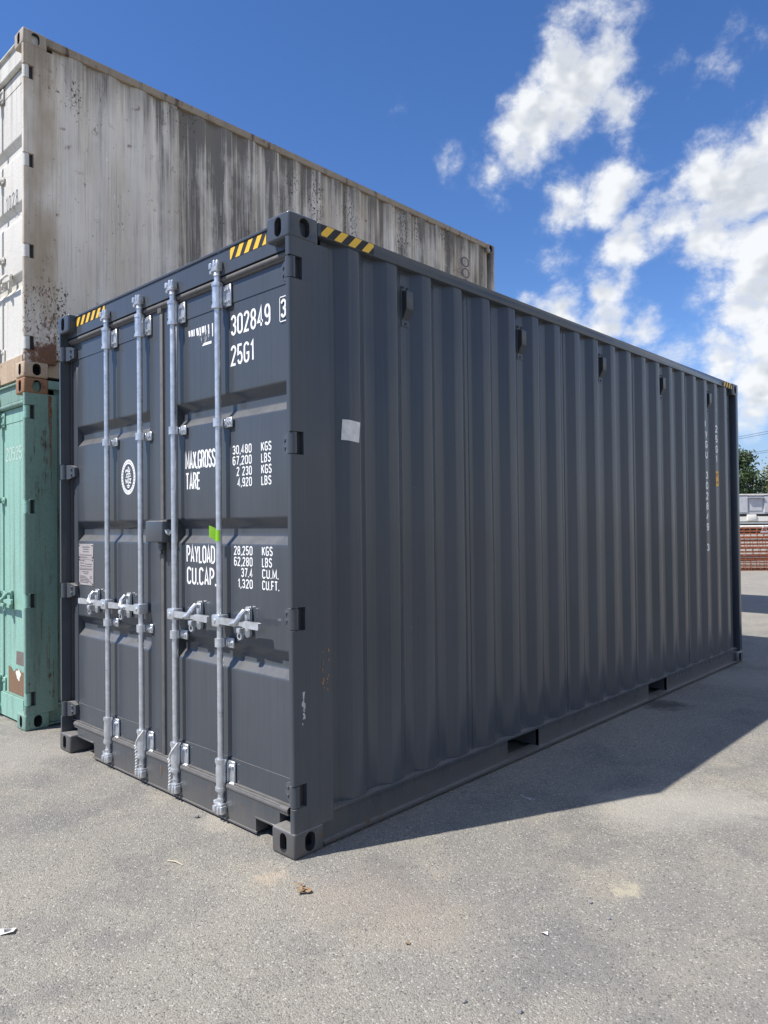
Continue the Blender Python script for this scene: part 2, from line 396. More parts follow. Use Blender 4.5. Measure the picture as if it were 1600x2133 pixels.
# ------------------------------------------------------------------ stroke lettering
def arc(cx, cy, rx, ry, a0, a1, n=7):
    return [(cx+rx*math.cos(R(a0+(a1-a0)*i/n)), cy+ry*math.sin(R(a0+(a1-a0)*i/n))) for i in range(n+1)]
def glyph(ch, W):
    h = W/2; q = min(h, .26)
    if ch in '0OD' and ch != 'D': return [arc(h, 1-q, h, q, 180, 0)+arc(h, q, h, q, 0, -180)+[(0, 1-q), (0, 1-q+.001)]], W
    if ch == 'D': return [[(0, 0), (0, 1), (W*.35, 1)]+arc(W*.35, 1-q, W*.65, q, 90, 0)+arc(W*.35, q, W*.65, q, 0, -90)+[(-.06, 0)]], W
    if ch == '1': return [[(W*.02, .80), (W*.42, 1), (W*.42, 0)]], W*.48
    if ch == '2': return [arc(h, 1-q, h, q, 175, -25)+[(0, 0), (W, 0)]], W
    if ch == '3': return [arc(h, .76, h, .24, 165, -80)+[(h*.75, .52)], arc(h, .26, h, .26, 85, -165)], W
    if ch == '4': return [[(W*.72, 0), (W*.72, 1), (0, .25), (W*1.12, .25)]], W*1.05
    if ch == '5': return [[(W*.95, 1), (W*.08, 1), (W*.03, .52)]+arc(h, .3, h, .3, 125, -160)], W
    if ch == '6': return [arc(h, 1-q, h, q, 25, 180)+[(0, .3)], arc(h, .3, h, .3, 90, 450, 14)], W
    if ch == '7': return [[(0, 1), (W, 1), (W*.3, 0)]], W
    if ch == '8': return [arc(h, .76, h*.92, .24, 90, 450, 14), arc(h, .26, h, .26, 90, 450, 14)], W
    if ch == '9': return [arc(h, .70, h, .30, 90, 450, 14), [(W, .7), (W, q)]+arc(h, q, h, q, 0, -155)], W
    if ch == 'A': return [[(0, 0), (h, 1.02), (W, 0)], [(W*.2, .28), (W*.8, .28)]], W
    if ch == 'B': return [[(0, 0), (0, 1), (W*.4, 1)]+arc(W*.4, .77, W*.52, .23, 90, -90)+[(0, .54)], [(W*.4, .54)]+arc(W*.4, .27, W*.6, .27, 90, -90)+[(-.05, 0)]], W
    if ch == 'C': return [arc(h, 1-q, h, q, 10, 180)+arc(h, q, h, q, 180, 350)], W
    if ch == 'E': return [[(W*.85, 1), (0, 1), (0, 0), (W*.85, 0)], [(0, .52), (W*.75, .52)]], W*.85
    if ch == 'F': return [[(W*.85, 1), (0, 1), (0, 0)], [(0, .5), (W*.75, .5)]], W*.8
    if ch == 'G': return [arc(h, 1-q, h, q, 15, 180)+arc(h, q, h, q, 180, 360)+[(W, .45), (W*.5, .45)]], W
    if ch == 'I': return [[(0, 0), (0, 1)]], W*.1
    if ch == 'K': return [[(0, 0), (0, 1)], [(W, 1), (W*.06, .42)], [(W*.35, .6), (W, 0)]], W
    if ch == 'L': return [[(0, 1), (0, 0), (W*.8, 0)]], W*.75
    if ch == 'M': return [[(0, 0), (0, 1), (W*.65, .2), (W*1.3, 1), (W*1.3, 0)]], W*1.3
    if ch == 'N': return [[(0, 0), (0, 1), (W, 0), (W, 1)]], W
    if ch == 'P': return [[(0, 0), (0, 1), (W*.4, 1)]+arc(W*.4, .73, W*.6, .27, 90, -90)+[(0, .46)]], W
    if ch == 'R': return [[(0, 0), (0, 1), (W*.4, 1)]+arc(W*.4, .75, W*.58, .25, 90, -90)+[(0, .5)], [(W*.5, .5), (W, 0)]], W
    if ch == 'S': return [arc(h, .77, h, .23, 15, 250)+[(W*.7, .46)]+arc(h, .25, h, .25, 50, -165)], W
    if ch == 'T': return [[(0, 1), (W, 1)], [(h, 1), (h, 0)]], W
    if ch == 'U': return [[(0, 1)]+arc(h, q, h, q, 180, 360)+[(W, 1)]], W
    if ch == 'V': return [[(0, 1), (h, 0), (W, 1)]], W
    if ch == 'X': return [[(0, 0), (W, 1)], [(0, 1), (W, 0)]], W
    if ch == 'Y': return [[(0, 1), (h, .45), (W, 1)], [(h, .45), (h, 0)]], W
    if ch == '.': return [[(0, -.06), (0, .09)]], .03
    if ch == ',': return [[(.02, .09), (.02, 0), (-.04, -.16)]], .03
    return [], W*.55
def ribbon(mb, pts, t, depth, to3):
    P = [Vector(p) for p in pts]; n = len(P)
    Q = [P[0]]
    for p in P[1:]:
        if (p-Q[-1]).length > 1e-4: Q.append(p)
    P = Q; n = len(P)
    if n < 2: return
    L, Rr = [], []
    for i in range(n):
        d0 = (P[i]-P[i-1]).normalized() if i else (P[1]-P[0]).normalized()
        d1 = (P[i+1]-P[i]).normalized() if i < n-1 else d0
        m0 = Vector((-d0.y, d0.x)); m1 = Vector((-d1.y, d1.x)); mm = (m0+m1)
        mm = m0 if mm.length < 1e-3 else mm.normalized()
        k = t/2/max(mm.dot(m0), .45)
        e = Vector((0, 0))
        L.append(P[i]+mm*k); Rr.append(P[i]-mm*k)
    vs = [to3(p, depth) for p in L]+[to3(p, depth) for p in Rr]
    mb.add(vs, [(i, i+1, n+i+1, n+i) for i in range(n-1)])
def text_shape(s, Wg=.40, t=.135, gap=.17):
    """list of (polyline) and total width, cap height 1 including stroke"""
    out = []; x = t/2; hs = 1-t
    for ch in s:
        g, adv = glyph(ch, Wg)
        for pl in g: out.append([(x+px, t/2+py*hs) for px, py in pl])
        x += adv+gap+(t*.55)
    return out, x-gap-t*.55+t/2, t
def lettering(s, to_world, x0, x1, z0, z1, mat, parent, name='lettering', Wg=.40, t=.135, gap=.17, stack=False):
    """fit the string between x0..x1 (in-plane, left to right) and z0..z1"""
    mb = MB(); H = z1-z0
    if not stack:
        pls, wd, tt = text_shape(s, Wg, t, gap); sx = (x1-x0)/wd
        # stretch in x but keep an even stroke: thickness handled in stretched space
        for i, pl in enumerate(pls):
            ribbon(mb, [(x0+px*sx, z0+pz*H) for px, pz in pl], tt*H*.5+tt*sx*.5 if sx < H else tt*H, i % 3*.00012, to_world)
    else:
        rows = s; h = H/len(rows); k = 0
        for r_, ch in enumerate(rows):
            if ch == ' ': continue
            g, adv = glyph(ch, .5); cap = h*.80; zb = z1-(r_+1)*h+h*.1
            sx = (x1-x0)/(max(adv, .5)+t)
            for pl in g:
                ribbon(mb, [(x0+(px+t/2)*sx, zb+(t/2+pz*(1-t))*cap) for px, pz in pl], t*cap*.8, k % 3*.00012, to_world); k += 1
    return mb.build(name, mat, parent)

# ------------------------------------------------------------------ shared container pieces
W, L = 2.438, 6.058
def stadium(w_, h_, n=8):
    r = w_/2
    return [(r*math.cos(math.pi*i/n), h_/2-r+r*math.sin(math.pi*i/n)) for i in range(n+1)]+[(r*math.cos(math.pi+math.pi*i/n), -h_/2+r+r*math.sin(math.pi+math.pi*i/n)) for i in range(n+1)]
def casting_mesh():
    base = MB().box(-.162, 0, 0, .178, 0, .118, .013, 3)
    ob = bpy.data.objects.new('cast', base.mesh('cast')); C.objects.link(ob)
    cuts = [MB().box(-.132, -.028, .03, .148, .026, .094, .006, 1),
            MB().prism([(x-.078, z+.060) for x, z in stadium(.048, .088)], 'y', -.05, .06),
            MB().prism([(x+.092, z+.060) for x, z in stadium(.060, .088)], 'x', -.06, .05),
            MB().prism([(x-.081, z+.089) for x, z in stadium(.063, .118)], 'z', -.05, .05)]
    tmp = []
    for i, cmb in enumerate(cuts):
        co = bpy.data.objects.new('cut', cmb.mesh('cut')); C.objects.link(co); tmp.append(co)
        md = ob.modifiers.new('b', 'BOOLEAN'); md.operation = 'DIFFERENCE'; md.solver = 'EXACT'; md.object = co
    bpy.context.view_layer.update()
    me = bpy.data.meshes.new_from_object(ob.evaluated_get(bpy.context.evaluated_depsgraph_get()))
    me.name = 'corner_casting'
    for o in tmp+[ob]: bpy.data.objects.remove(o)
    me.materials.clear()
    for q in me.polygons:                                   # hollow inside coloured near-black: its shade painted in, along with dirt
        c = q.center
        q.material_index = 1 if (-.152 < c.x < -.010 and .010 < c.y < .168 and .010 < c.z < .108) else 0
    me.polygons.foreach_set('use_smooth', [True]*len(me.polygons)); me.set_sharp_from_angle(angle=R(38))
    return me
CAST = casting_mesh()
_cm = {}
def castings(root, H, mb_, mt_):
    for zt in (0, 1):
        for xf in (0, 1):
            for yf in (0, 1):
                mat = mt_ if zt else mb_
                if mat not in _cm:
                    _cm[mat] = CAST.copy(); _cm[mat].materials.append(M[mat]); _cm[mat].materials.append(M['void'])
                o = put('corner_casting', _cm[mat], root)
                o.scale = (-1 if xf else 1, -1 if yf else 1, -1 if zt else 1)
                o.location = (-W if xf else 0, L if yf else 0, H if zt else 0)

def fillet(pts, r, n=3):
    out = [pts[0]]
    for i in range(1, len(pts)-1):
        p, a, b = Vector(pts[i]), Vector(pts[i-1]), Vector(pts[i+1])
        da, db = (a-p).normalized(), (b-p).normalized()
        A, B = p+da*r, p+db*r
        for k in range(n+1):
            t = k/n; q = A*(1-t)**2+p*2*t*(1-t)+B*t*t
            out.append((q.x, q.y))
    out.append(pts[-1]); return out
def corr_sheet(xo, xi, z0, z1, pitch=.278, n=4, fl=.25):
    """one pressed wall sheet, from the middle of one inner flat to another: n waves"""
    a = .126*pitch/.278; s_ = .068*pitch/.278; o_ = pitch-a/.126*0-.070*pitch/.278-2*s_
    i2 = .035*pitch/.278
    pts = [(xi, 0)]
    for k in range(n):
        y = k*pitch
        pts += [(xi, y+i2), (xo, y+i2+s_), (xo, y+i2+s_+o_), (xi, y+i2+2*s_+o_)]
    pts.append((xi, n*pitch))
    pts = fillet(pts, .006, 2)
    mb = MB(); N = len(pts)
    mb.add([(x, y, z0) for x, y in pts]+[(x, y, z1) for x, y in pts], [(i, i+1, N+i+1, N+i) for i in range(N-1)])
    return mb
def mirror_pair(mb):
    r = MB(); r.v = [(-W-x, y, z) for x, y, z in mb.v]; r.f = [f[::-1] for f in mb.f]; return r

def post_profile(y0):
    if y0 == 0:
        r = .0125
        c = [(-.0035-r+r*math.cos(R(-90+15*i)), .0035+r+r*math.sin(R(-90+15*i))) for i in range(7)]
        return [(-.030, .0035)]+c+[(-.0035, .238), (-.030, .238)]
    return [(-.030, y0), (-.0035, y0), (-.0035, .238), (-.030, .238)]
def door_posts(root, H, mat, hz, hh=.052):
    for side in (0, 1):
        mb = MB(); z = .114
        for h in hz+[None]:
            z1 = h-hh if h else H-.114
            mb.prism(post_profile(0), 'z', z, z1)
            if h:
                mb.prism(post_profile(.078), 'z', h-hh, h+hh); z = h+hh
        (mb if side == 0 else mirror_pair(mb)).build('corner_post', mat, root)
def front_posts(root, H, mat):
    for side in (0, 1):
        mb = MB().box(-.10, -.0035, L-.075, L-.004, .114, H-.114, .006).box(-.10, -.085, L-.15, L-.075, .114, H-.114)
        (mb if side == 0 else mirror_pair(mb)).build('corner_post', mat, root)
def top_rails(root, H, mat, bumps=False):
    for side in (0, 1):
        mb = MB().box(-.06, -.003, .176, L-.176, H-.07, H-.006, .006)
        (mb if side == 0 else mirror_pair(mb)).build('top_rail', mat, root)
def bottom_rails(root, mat, pockets, top=.165):
    for side in (0, 1):
        mb = MB(); y = .175
        for a, b in pockets+[(L-.175, None)]:
            mb.box(-.05, -.030, y, a, .0285, top-.012)
            if b: y = b
        mb.box(-.09, -.0045, .236, L-.17, top-.012, top)          # top flange that carries the wall
        mb.box(-.09, -.0015, .178, L-.178, .016, .0285)             # bottom lip
        for a, b in pockets:
            mb.box(-.4, -.031, a-.012, a, .03, top-.0125).box(-.4, -.031, b, b+.012, .03, top-.0125)
        (mb if side == 0 else mirror_pair(mb)).build('bottom_rail', mat, root)
    for a, b in pockets:
        MB().box(-W+.41, -.41, a-.02, a-.002, .03, .15).box(-W+.41, -.41, b+.002, b+.02, .03, .15).box(-W+.1, -.1, a-.03, b+.03, .154, .162).build('fork_pocket', 'void', root)
def hinge(root_door, x, z, sgn, mat):
    """sgn +1: hinge on the right-hand post, leaf reaching towards -x"""
    y = .0285
    mb = MB()
    P = lambda dx: x-sgn*dx
    mb.cyl((P(.026), y, z-.047), (P(.026), y, z+.047), .0235, 16)
    mb.cyl((P(.026), y, z-.053), (P(.026), y, z+.053), .012, 10)
    o = mb.build('hinge', mat, root_door)
    lf = MB()
    prof = [(P(.03), z-.047), (P(.03), z+.047), (P(.075), z+.047), (P(.125), z+.030), (P(.125), z-.030), (P(.075), z-.047)]
    if sgn < 0: prof = prof[::-1]
    # leaf slopes from the barrel back to the door skin
    n = len(prof)
    def yy(px): 
        t = min(abs(x-px)/.125, 1); return .014+.040*t
    vs = [(p[0], yy(p[0]), p[1]) for p in prof]+[(p[0], .0755, p[1]) for p in prof]
    lf.add(vs, [(i, (i+1) % n, n+(i+1) % n, n+i) for i in range(n)]+[tuple(range(n))[::-1], tuple(range(n, 2*n))])
    for dz in (-.018, .018):
        lf.cyl((P(.095), .038, z+dz), (P(.095), .052, z+dz), .008, 8)
    lf.build('hinge_leaf', mat, root_door)
    MB().box(min(P(.0295), P(.0275)), max(P(.0295), P(.0275)), .050, .0775, z-.0515, z+.0515).build('hinge_slot_shade', 'void', root_door)  # near-black liner added to paint the shade in the slot
    return o

D = .078                              # depth of the door skin behind the casting face
def door(root, x0, x1, hinge_right, H, zb, zt, troughs, mats, th=.135, centre=.130, hz=None, corner_x=0, hinges_on=True):
    """frame as the part, pressed skin as sub-part"""
    fr, sk, _ = mats
    ol = .066                                     # stile on the hinge side
    a0, a1 = (x0+centre, x1-ol) if hinge_right else (x0+ol, x1-centre)
    mb = MB()
    mb.box(x0, a0, D, D+.045, zb, zt, .003, 1).box(a1, x1, D, D+.045, zb, zt, .003, 1)
    mb.box(a0, a1, D+.0005, D+.045, zt-.105, zt-.0005).box(a0, a1, D+.0005, D+.045, zb+.0005, zb+.115)
    dr = mb.build('door', fr, root)
    prof = [(zt-.104, .0)]
    for t in troughs:
        prof += [(t, 0), (t-.045, .036), (t-th+.047, .036), (t-th, 0)]
    prof.append((zb+.114, 0))
    prof = fillet(prof, .008)
    N = len(prof); pm = MB()
    pm.add([(a0, D+.004+q, z) for z, q in prof]+[(a1, D+.004+q, z) for z, q in prof], [(i, i+1, N+i+1, N+i) for i in range(N-1)])
    pm.build('door_panel', sk, dr)
    if hinges_on:
        for z in hz: hinge(dr, corner_x, z, 1 if hinge_right else -1, fr)
    return dr

def bolts(mb, pts, y, r=.0065):
    for x, z in pts: mb.cyl((x, y-.008, z), (x, y, z), r, 8)
def cam(mb, x, z, s, y=.040):
    """forged cam head, s=+1 pointing up from z"""
    q = lambda a, b: (min(z+s*a, z+s*b), max(z+s*a, z+s*b))
    mb.cyl((x, y, z), (x, y, z+s*.012), .0235, 14).cyl((x, y, z+s*.012), (x, y, z+s*.050), .0165, 14)
    mb.cyl((x, y, z+s*.044), (x, y, z+s*.066), .021, 14, .017)
    a, b = q(.066, .090); mb.box(x-.030, x+.032, y-.024, y+.012, a, b, .006)
    a, b = q(.080, .112); mb.box(x-.038, x-.016, y-.030, y+.004, a, b, .006)
    a, b = q(.084, .122); mb.box(x-.008, x+.010, y-.026, y+.006, a, b, .005)
    a, b = q(.076, .116); mb.box(x+.020, x+.040, y-.028, y+.008, a, b, .006)
    a, b = q(.058, .078); mb.box(x-.044, x-.026, y-.020, y+.006, a, b, .005)
def bracket(mb, x, z0, z1, y=.040, big=True):
    mb.cyl((x, y, z0), (x, y, z1), .0265, 18)
    if big:
        for a, b in ((z0-.012, z0+.004), (z1-.004, z1+.012)): mb.cyl((x, y, a), (x, y, b), .0295, 18)
    mb.box(x-.020, x+.020, y+.004, D-.001, z0+.004, z1-.004)
    mb.box(x+.014, x+.078, D-.013, D-.0012, z0-.004, z1+.004, .003, 1)
    mb.box(x+.024, x+.030, D-.020, D-.012, z0+.004, z1-.004, .002, 1)
    if big:
        for dz in (.022, z1-z0-.022):
            bolts(mb, [(x+.045, z0+dz), (x+.064, z0+dz)], D-.013, .0075)
    else:
        bolts(mb, [(x+.046, (z0+z1)/2), (x+.064, (z0+z1)/2)], D-.013, .006)
def locking_bar(root, x, sgn, ztop, zbot, mat, with_handle=True, zh=1.007, guides=(2.005, .895)):
    bar = MB().cyl((x, .040, zbot+.08), (x, .040, ztop-.08), .0158, 18).build('locking_bar', mat, root)
    mb = MB(); cam(mb, x, ztop-.122, 1); mb.build('cam_head', mat, bar)
    mb = MB(); cam(mb, x, zbot+.092, -1); mb.build('cam_head', mat, bar)
    mb = MB(); bracket(mb, x, ztop-.232, ztop-.128); mb.build('bearing_bracket', mat, bar)
    mb = MB(); bracket(mb, x, zbot+.100, zbot+.232); mb.build('bearing_bracket', mat, bar)
    for g in guides:
        mb = MB(); bracket(mb, x, g-.021, g+.021, big=False); mb.build('guide_bracket', mat, bar)
    # dark fixing holes in the sleeves
    for z in (ztop-.150, ztop-.212, zbot+.122, zbot+.212): MB().cyl((x-.012, .013, z), (x-.012, .0178, z), .0052, 8).build('fixing_hole', 'void', bar)
    if with_handle:
        P = lambda dx: x+sgn*dx
        hb = MB()
        hb.box(min(P(-.030), P(.036)), max(P(-.030), P(.036)), .008, .070, zh-.030, zh+.030, .007)
        hb.cyl((x, .003, zh), (x, .010, zh), .009, 8)
        # lever: narrow neck, wide flat grip, drooping slightly
        outl = [(.030, .018), (.10, .018), (.16, .019), (.19, .010), (.225, .011), (.235, .017), (.345, .020), (.352, .016)]
        top = [(P(a), zh+b-.03*(a-.1)*.25) for a, b in outl]; bot = [(P(a), zh-b*.78-.03*(a-.1)*.25) for a, b in outl]
        hb.prism(top+bot[::-1], 'y', .012, .028)
        hb.build('handle', mat, bar)
        k = P(.200)
        cb = MB()
        cb.prism([(k+a, zh+.005+b) for a, b in stadium(.040, .152)], 'y', D-.016, D-.001)
        cb.cyl((k, D-.036, zh+.055), (k, D-.001, zh+.055), .013, 12)
        # swinging keeper hooked over the lever
        cb.tube([(k, D-.034, zh+.062), (k-sgn*.002, .022, zh+.040), (k-sgn*.018, .004, zh+.006), (k-sgn*.055, .002, zh-.004)], [.012, .013, .014, .009], 8)
        cb.box(k-.014, k+.014, .004, .034, zh-.044, zh-.018, .006)
        cb.cyl((k, .014, zh-.058), (k, .026, zh-.058), .019, 14)
        cb.build('handle_catch', mat, bar)
        MB().cyl((k, .012, zh-.058), (k, .0138, zh-.058), .009, 12).build('fixing_hole', 'void', bar)
        MB().cyl((k, D-.038, zh+.055), (k, D-.0362, zh+.055), .007, 10).build('fixing_hole', 'void', bar)
    return bar

def clip_x(poly, xa, xb):
    def half(pl, f, x):
        out = []
        for i in range(len(pl)):
            p, q = pl[i], pl[(i+1) % len(pl)]
            ip, iq = f(p[0]), f(q[0])
            if ip: out.append(p)
            if ip != iq:
                t = (x-p[0])/(q[0]-p[0]); out.append((x, p[1]+t*(q[1]-p[1])))
        return out
    pl = half(poly, lambda v: v >= xa, xa)
    return half(pl, lambda v: v <= xb, xb) if pl else pl
def hazard(root, a0, a1, z0, z1, to3, slant=.040, wd=.036, period=.0735, phase=0., ymat='yellow'):
    base = MB(); base.add([to3((a0, z0), 0), to3((a1, z0), 0), to3((a1, z1), 0), to3((a0, z1), 0)], [(0, 1, 2, 3)])
    st = base.build('hazard_sticker', 'black_print', root)
    k = a0-.12+phase
    while k < a1:
        pl = clip_x([(k, z0), (k+wd, z0), (k+wd+slant, z1), (k+slant, z1)], a0, a1)
        if len(pl) >= 3:
            MB().add([to3(p, .0006) for p in pl], [tuple(range(len(pl)))]).build('stripe', ymat, st)
        k += period

onfront = lambda y: (lambda p, dp: (p[0], y-.0012-dp, p[1]))       # plane facing -y
onside = lambda x: (lambda p, dp: (x+.0012+dp, p[0], p[1]))        # plane facing +x

# ================================================================== ground
g = MB(); g.add([(-400, -300, 0), (400, -300, 0), (400, 500, 0), (-400, 500, 0)], [(0, 1, 2, 3)])
tag(g.build('ground', 'ground'), kind='structure')

# ================================================================== the dark grey container
H = 2.896
dk = thing('shipping_container', 'clean dark grey shipping container with galvanised door bars, in the foreground', 'container')
castings(dk, H, 'dark', 'dark')
HZ = [.272, 1.062, 1.852, 2.646]
door_posts(dk, H, 'dark', HZ); front_posts(dk, H, 'dark'); top_rails(dk, H, 'dark')
PK = [(1.72, 2.08), (3.78, 4.15)]
bottom_rails(dk, 'dark', PK)
# walls: five pressed sheets a side
XO, XI = -.012, -.048
sheet = corr_sheet(XO, XI, .160, 2.835).mesh('wall_sheet', 50); sheet.materials.append(M['dark'])
for side in (0, 1):
    for k in range(5):
        o = put('wall_sheet', sheet, dk); o.location = (0, .275+1.112*k, 0)
        if side: o.scale.x = -1; o.location.x = -W
    for mb in (MB().box(XI-.004, XI, .230, .2745, .16, 2.835), MB().box(XI-.004, XI, .275+5.56, L-.14, .16, 2.835)):
        (mb if not side else mirror_pair(mb)).build('wall_edge', 'dark', dk)
    for k in range(1, 5):
        mb = MB().box(XI-.001, XI+.0022, .275+1.112*k-.0025, .275+1.112*k+.0025, .165, 2.82)
        (mb if not side else mirror_pair(mb)).build('weld_seam', 'dark', dk)
MB().box(-W+.05, -.05, .09, L-.08, H-.045, H-.025).build('roof', 'dark', dk)
MB().box(-W+.06, -.06, .12, L-.10, .166, .19).build('floor', 'floor_wood', dk)
MB().box(-W+.10, -.10, L-.09, L-.05, .114, H-.03).build('end_wall', 'dark', dk)
MB().box(-W+.164, -.164, L-.10, L-.01, .02, .15).build('end_sill', 'dark', dk)
MB().box(-W+.164, -.164, L-.10, L-.01, H-.11, H-.02).build('end_header', 'dark', dk)
# vents under the top rail
for k in range(5):
    y = .831+1.112*k
    v = MB().box(XI-.001, XI+.004, y-.030, y+.030, 2.530, 2.748, .0015, 1)
    v = v.build('vent', 'dark', dk)
    MB().prism([(XI+.003, 2.722), (XI+.036, 2.714), (XI+.036, 2.622), (XI+.003, 2.562)], 'y', y-.024, y+.028).build('vent_hood', 'dark', v)
    MB().prism([(XI+.0035, 2.712), (XI+.031, 2.706), (XI+.031, 2.626), (XI+.0035, 2.574)], 'y', y-.0252, y-.0236).build('vent_opening', 'void', v)
    mb = MB()
    for i in range(6):
        t = (i+.6)/6.6; zz = 2.622-.058*t; xx = XI+.036-.033*t
        mb.box(xx-.001, xx+.0022, y-.023, y+.027, zz-.0022, zz+.0022)
    mb.build('louvre', 'void', v)
    for dy, zz in ((-.018, 2.738), (.016, 2.738), (0, 2.546)): MB().cyl((XI+.003, y+dy, zz), (XI+.009, y+dy, zz), .006, 8).build('vent_rivet', 'void', v)
# header and sill
hd = MB().box(-W+.031, -.031, .050, .13, 2.752, 2.872).box(-W+.163, -.163, .043, .13, 2.8725, 2.888, .003, 1)
hd = hd.build('door_header', 'dark', dk)
sill = MB().prism([(-2.276+.002, .192), (-2.276+.002, .112), (-2.058, .112), (-2.036, .092), (-2.036, .018), (-.345, .018), (-.345, .090), (-.164, .090), (-.164, .192)], 'y', .050, .12)
sill.box(-2.046, -.335, .044, .0505, .014, .022)
sill = sill.build('door_sill', 'dark', dk)
MB().box(-2.27, -2.04, .046, .0497, .104, .1125, .001, 1).build('sill_lip', 'dark', sill)
MB().box(-.35, -.165, .046, .0497, .084, .0925, .001, 1).build('sill_lip', 'dark', sill)
# rubber seals
def seal(mb, a, b, r=.017):
    mb.cyl(a, b, r, 10)
mb = MB(); mb.box(-2.405, -.033, .066, .10, 2.712, 2.7515, .008); mb.cyl((-2.402, .0685, 2.735), (-.036, .0685, 2.735), .0150, 12)
mb.build('door_seal', 'rubber', dk)
mb = MB(); mb.box(-2.405, -.033, .066, .10, .1925, .2, .002, 1); mb.cyl((-2.33, .062, .178), (-.105, .062, .178), .0165, 12); mb.box(-2.33, -.105, .0505, .0705, .155, .1915, .004)
mb.build('door_seal', 'rubber', dk)
mb = MB(); mb.box(-1.2365, -1.2035, .066, .10, .20, 2.712, .007); mb.box(-1.250, -1.205, .060, .09, 2.690, 2.775, .007)
mb.build('door_seal', 'rubber', dk)
MB().box(-2.4075, -2.3885, .066, .11, .2, 2.712, .006, 2).build('door_seal', 'rubber_dark', dk)
MB().box(-.0495, -.0305, .066, .11, .2, 2.712, .006, 2).build('door_seal', 'rubber_dark', dk)
TR = [2.155, 1.522, .897]
dl = door(dk, -2.387, -1.237, False, H, .200, 2.712, TR, ('dark', 'dark', 0), hz=HZ, corner_x=-W)
dr = door(dk, -1.203, -.051, True, H, .200, 2.712, TR, ('dark', 'dark', 0), hz=HZ, corner_x=0)
# near-black sheet added behind the doors to keep the inside dark
MB().box(-2.33, -.108, .125, .14, .19, 2.74).build('dark_backing', 'void', dk)
# locking gear
BX = [(-1.822, -1), (-1.410, -1), (-1.045, 1), (-.618, 1)]
for x, s_ in BX: locking_bar(dk, x, s_, 2.828, .068, 'galv')
# lock box between the doors
lb = MB().box(-1.292, -1.106, .002, .0775, 1.394, 1.515, .010, 3).build('lock_box', 'dark', dr)
MB().box(-1.300, -1.098, .030, .078, 1.5155, 1.5215).build('lock_box_lid', 'dark', dr)
mb = MB(); mb.cyl((-1.107, .035, 1.452), (-1.098, .035, 1.452), .016, 14); mb.tube([(-1.100, .020, 1.462), (-1.092, .022, 1.446), (-1.092, .036, 1.436), (-1.094, .05, 1.446), (-1.1, .052, 1.46)], .0055, 8)
mb.build('lock_hook', 'galv', dr)
MB().box(-1.205, -1.165, .030, .055, 1.350, 1.3935, .006).box(-1.196, -1.178, .034, .05, 1.326, 1.35, .004).build('lock_hasp', 'dark', dr)
# lettering on the right-hand door
F1 = onfront(D); FP = onfront(D+.004)
def tx(s, x0, x1, z0, z1, **k): return lettering(s, FP, x0, x1, z0, z1, 'white_print', dr, **k)
tx('302849', -.561, -.240, 2.440, 2.546)
tx('25G1', -.563, -.372, 2.287, 2.393, Wg=.42)
lettering('3', F1, -.158, -.1165, 2.450, 2.540, 'white_print', dr, t=.15)
mb = MB()
for a, b, c_, e in ((-.166, -.162, 2.433, 2.552), (-.166, -.108, 2.433, 2.4375), (-.166, -.108, 2.5475, 2.552), (-.112, -.108, 2.433, 2.552)):
    mb.add([F1((a, c_), .0003), F1((b, c_), .0003), F1((b, e), .0003), F1((a, e), .0003)], [(0, 1, 2, 3)])
mb.build('lettering', 'white_print', dr)
tx('MAX.GROSS', -.992, -.707, 1.787, 1.889, Wg=.42, t=.14, gap=.12)
tx('TARE', -.992, -.851, 1.676, 1.773, Wg=.42, t=.14, gap=.12)
tx('PAYLOAD', -.988, -.718, 1.284, 1.381, Wg=.42, t=.14, gap=.12)
tx('CU.CAP.', -.986, -.706, 1.168, 1.265, Wg=.42, t=.14, gap=.15)
for top, rows in ((1.886, [('30,480', -.555, 'KGS', -.240), ('67,200', -.555, 'LBS', -.246), ('2 230', -.522, 'KGS', -.240), ('4,920', -.515, 'LBS', -.243)]),
                  (1.382, [('28,250', -.550, 'KGS', -.238), ('62,280', -.550, 'LBS', -.244), ('37.4', -.491, 'CU.M.', -.194), ('1,320', -.518, 'CU.FT.', -.190)])):
    for i, (a, xa, b, xb) in enumerate(rows):
        z1 = top-.0545*i
        tx(a, xa, -.396, z1-.046, z1, t=.145)
        tx(b, -.321, xb, z1-.046, z1, t=.145)
# remains of the scraped-off prefix
mb = MB()
for x0, x1, zt, zb, sk in ((-.955, -.938, 2.541, 2.508, .004), (-.930, -.912, 2.541, 2.505, .004), (-.905, -.894, 2.541, 2.503, 0), (-.880, -.858, 2.541, 2.500, .006), (-.848, -.836, 2.541, 2.494, .004),
                           (-.826, -.800, 2.541, 2.506, 0), (-.795, -.786, 2.541, 2.492, 0), (-.768, -.756, 2.541, 2.490, .002), (-.730, -.720, 2.541, 2.47, 0)):
    mb.add([FP((x0, zt), 0), FP((x1, zt), 0), FP((x1+sk, zb+.003), 0), FP((x0+sk+.002, zb), 0)], [(0, 1, 2, 3)])
mb.add([FP((-.825, 2.437), 0), FP((-.735, 2.437), 0), FP((-.735, 2.451), 0), FP((-.805, 2.451), 0)], [(0, 1, 2, 3)])
tag(mb.build('lettering', 'white_print', dr), 'scraped-off remains of white letters')
mb = MB(); rr = random.Random(3)
for i in range(34):
    x = -.855+rr.random()*.10; z = 2.452+rr.random()*.05; l_ = .006+rr.random()*.02; w_ = .0012+rr.random()*.0025
    mb.add([FP((x, z), .0002), FP((x+w_, z), .0002), FP((x+w_+.002, z+l_), .0002), FP((x+.002, z+l_), .0002)], [(0, 1, 2, 3)])
mb.build('print_residue', 'faded_print', dr)
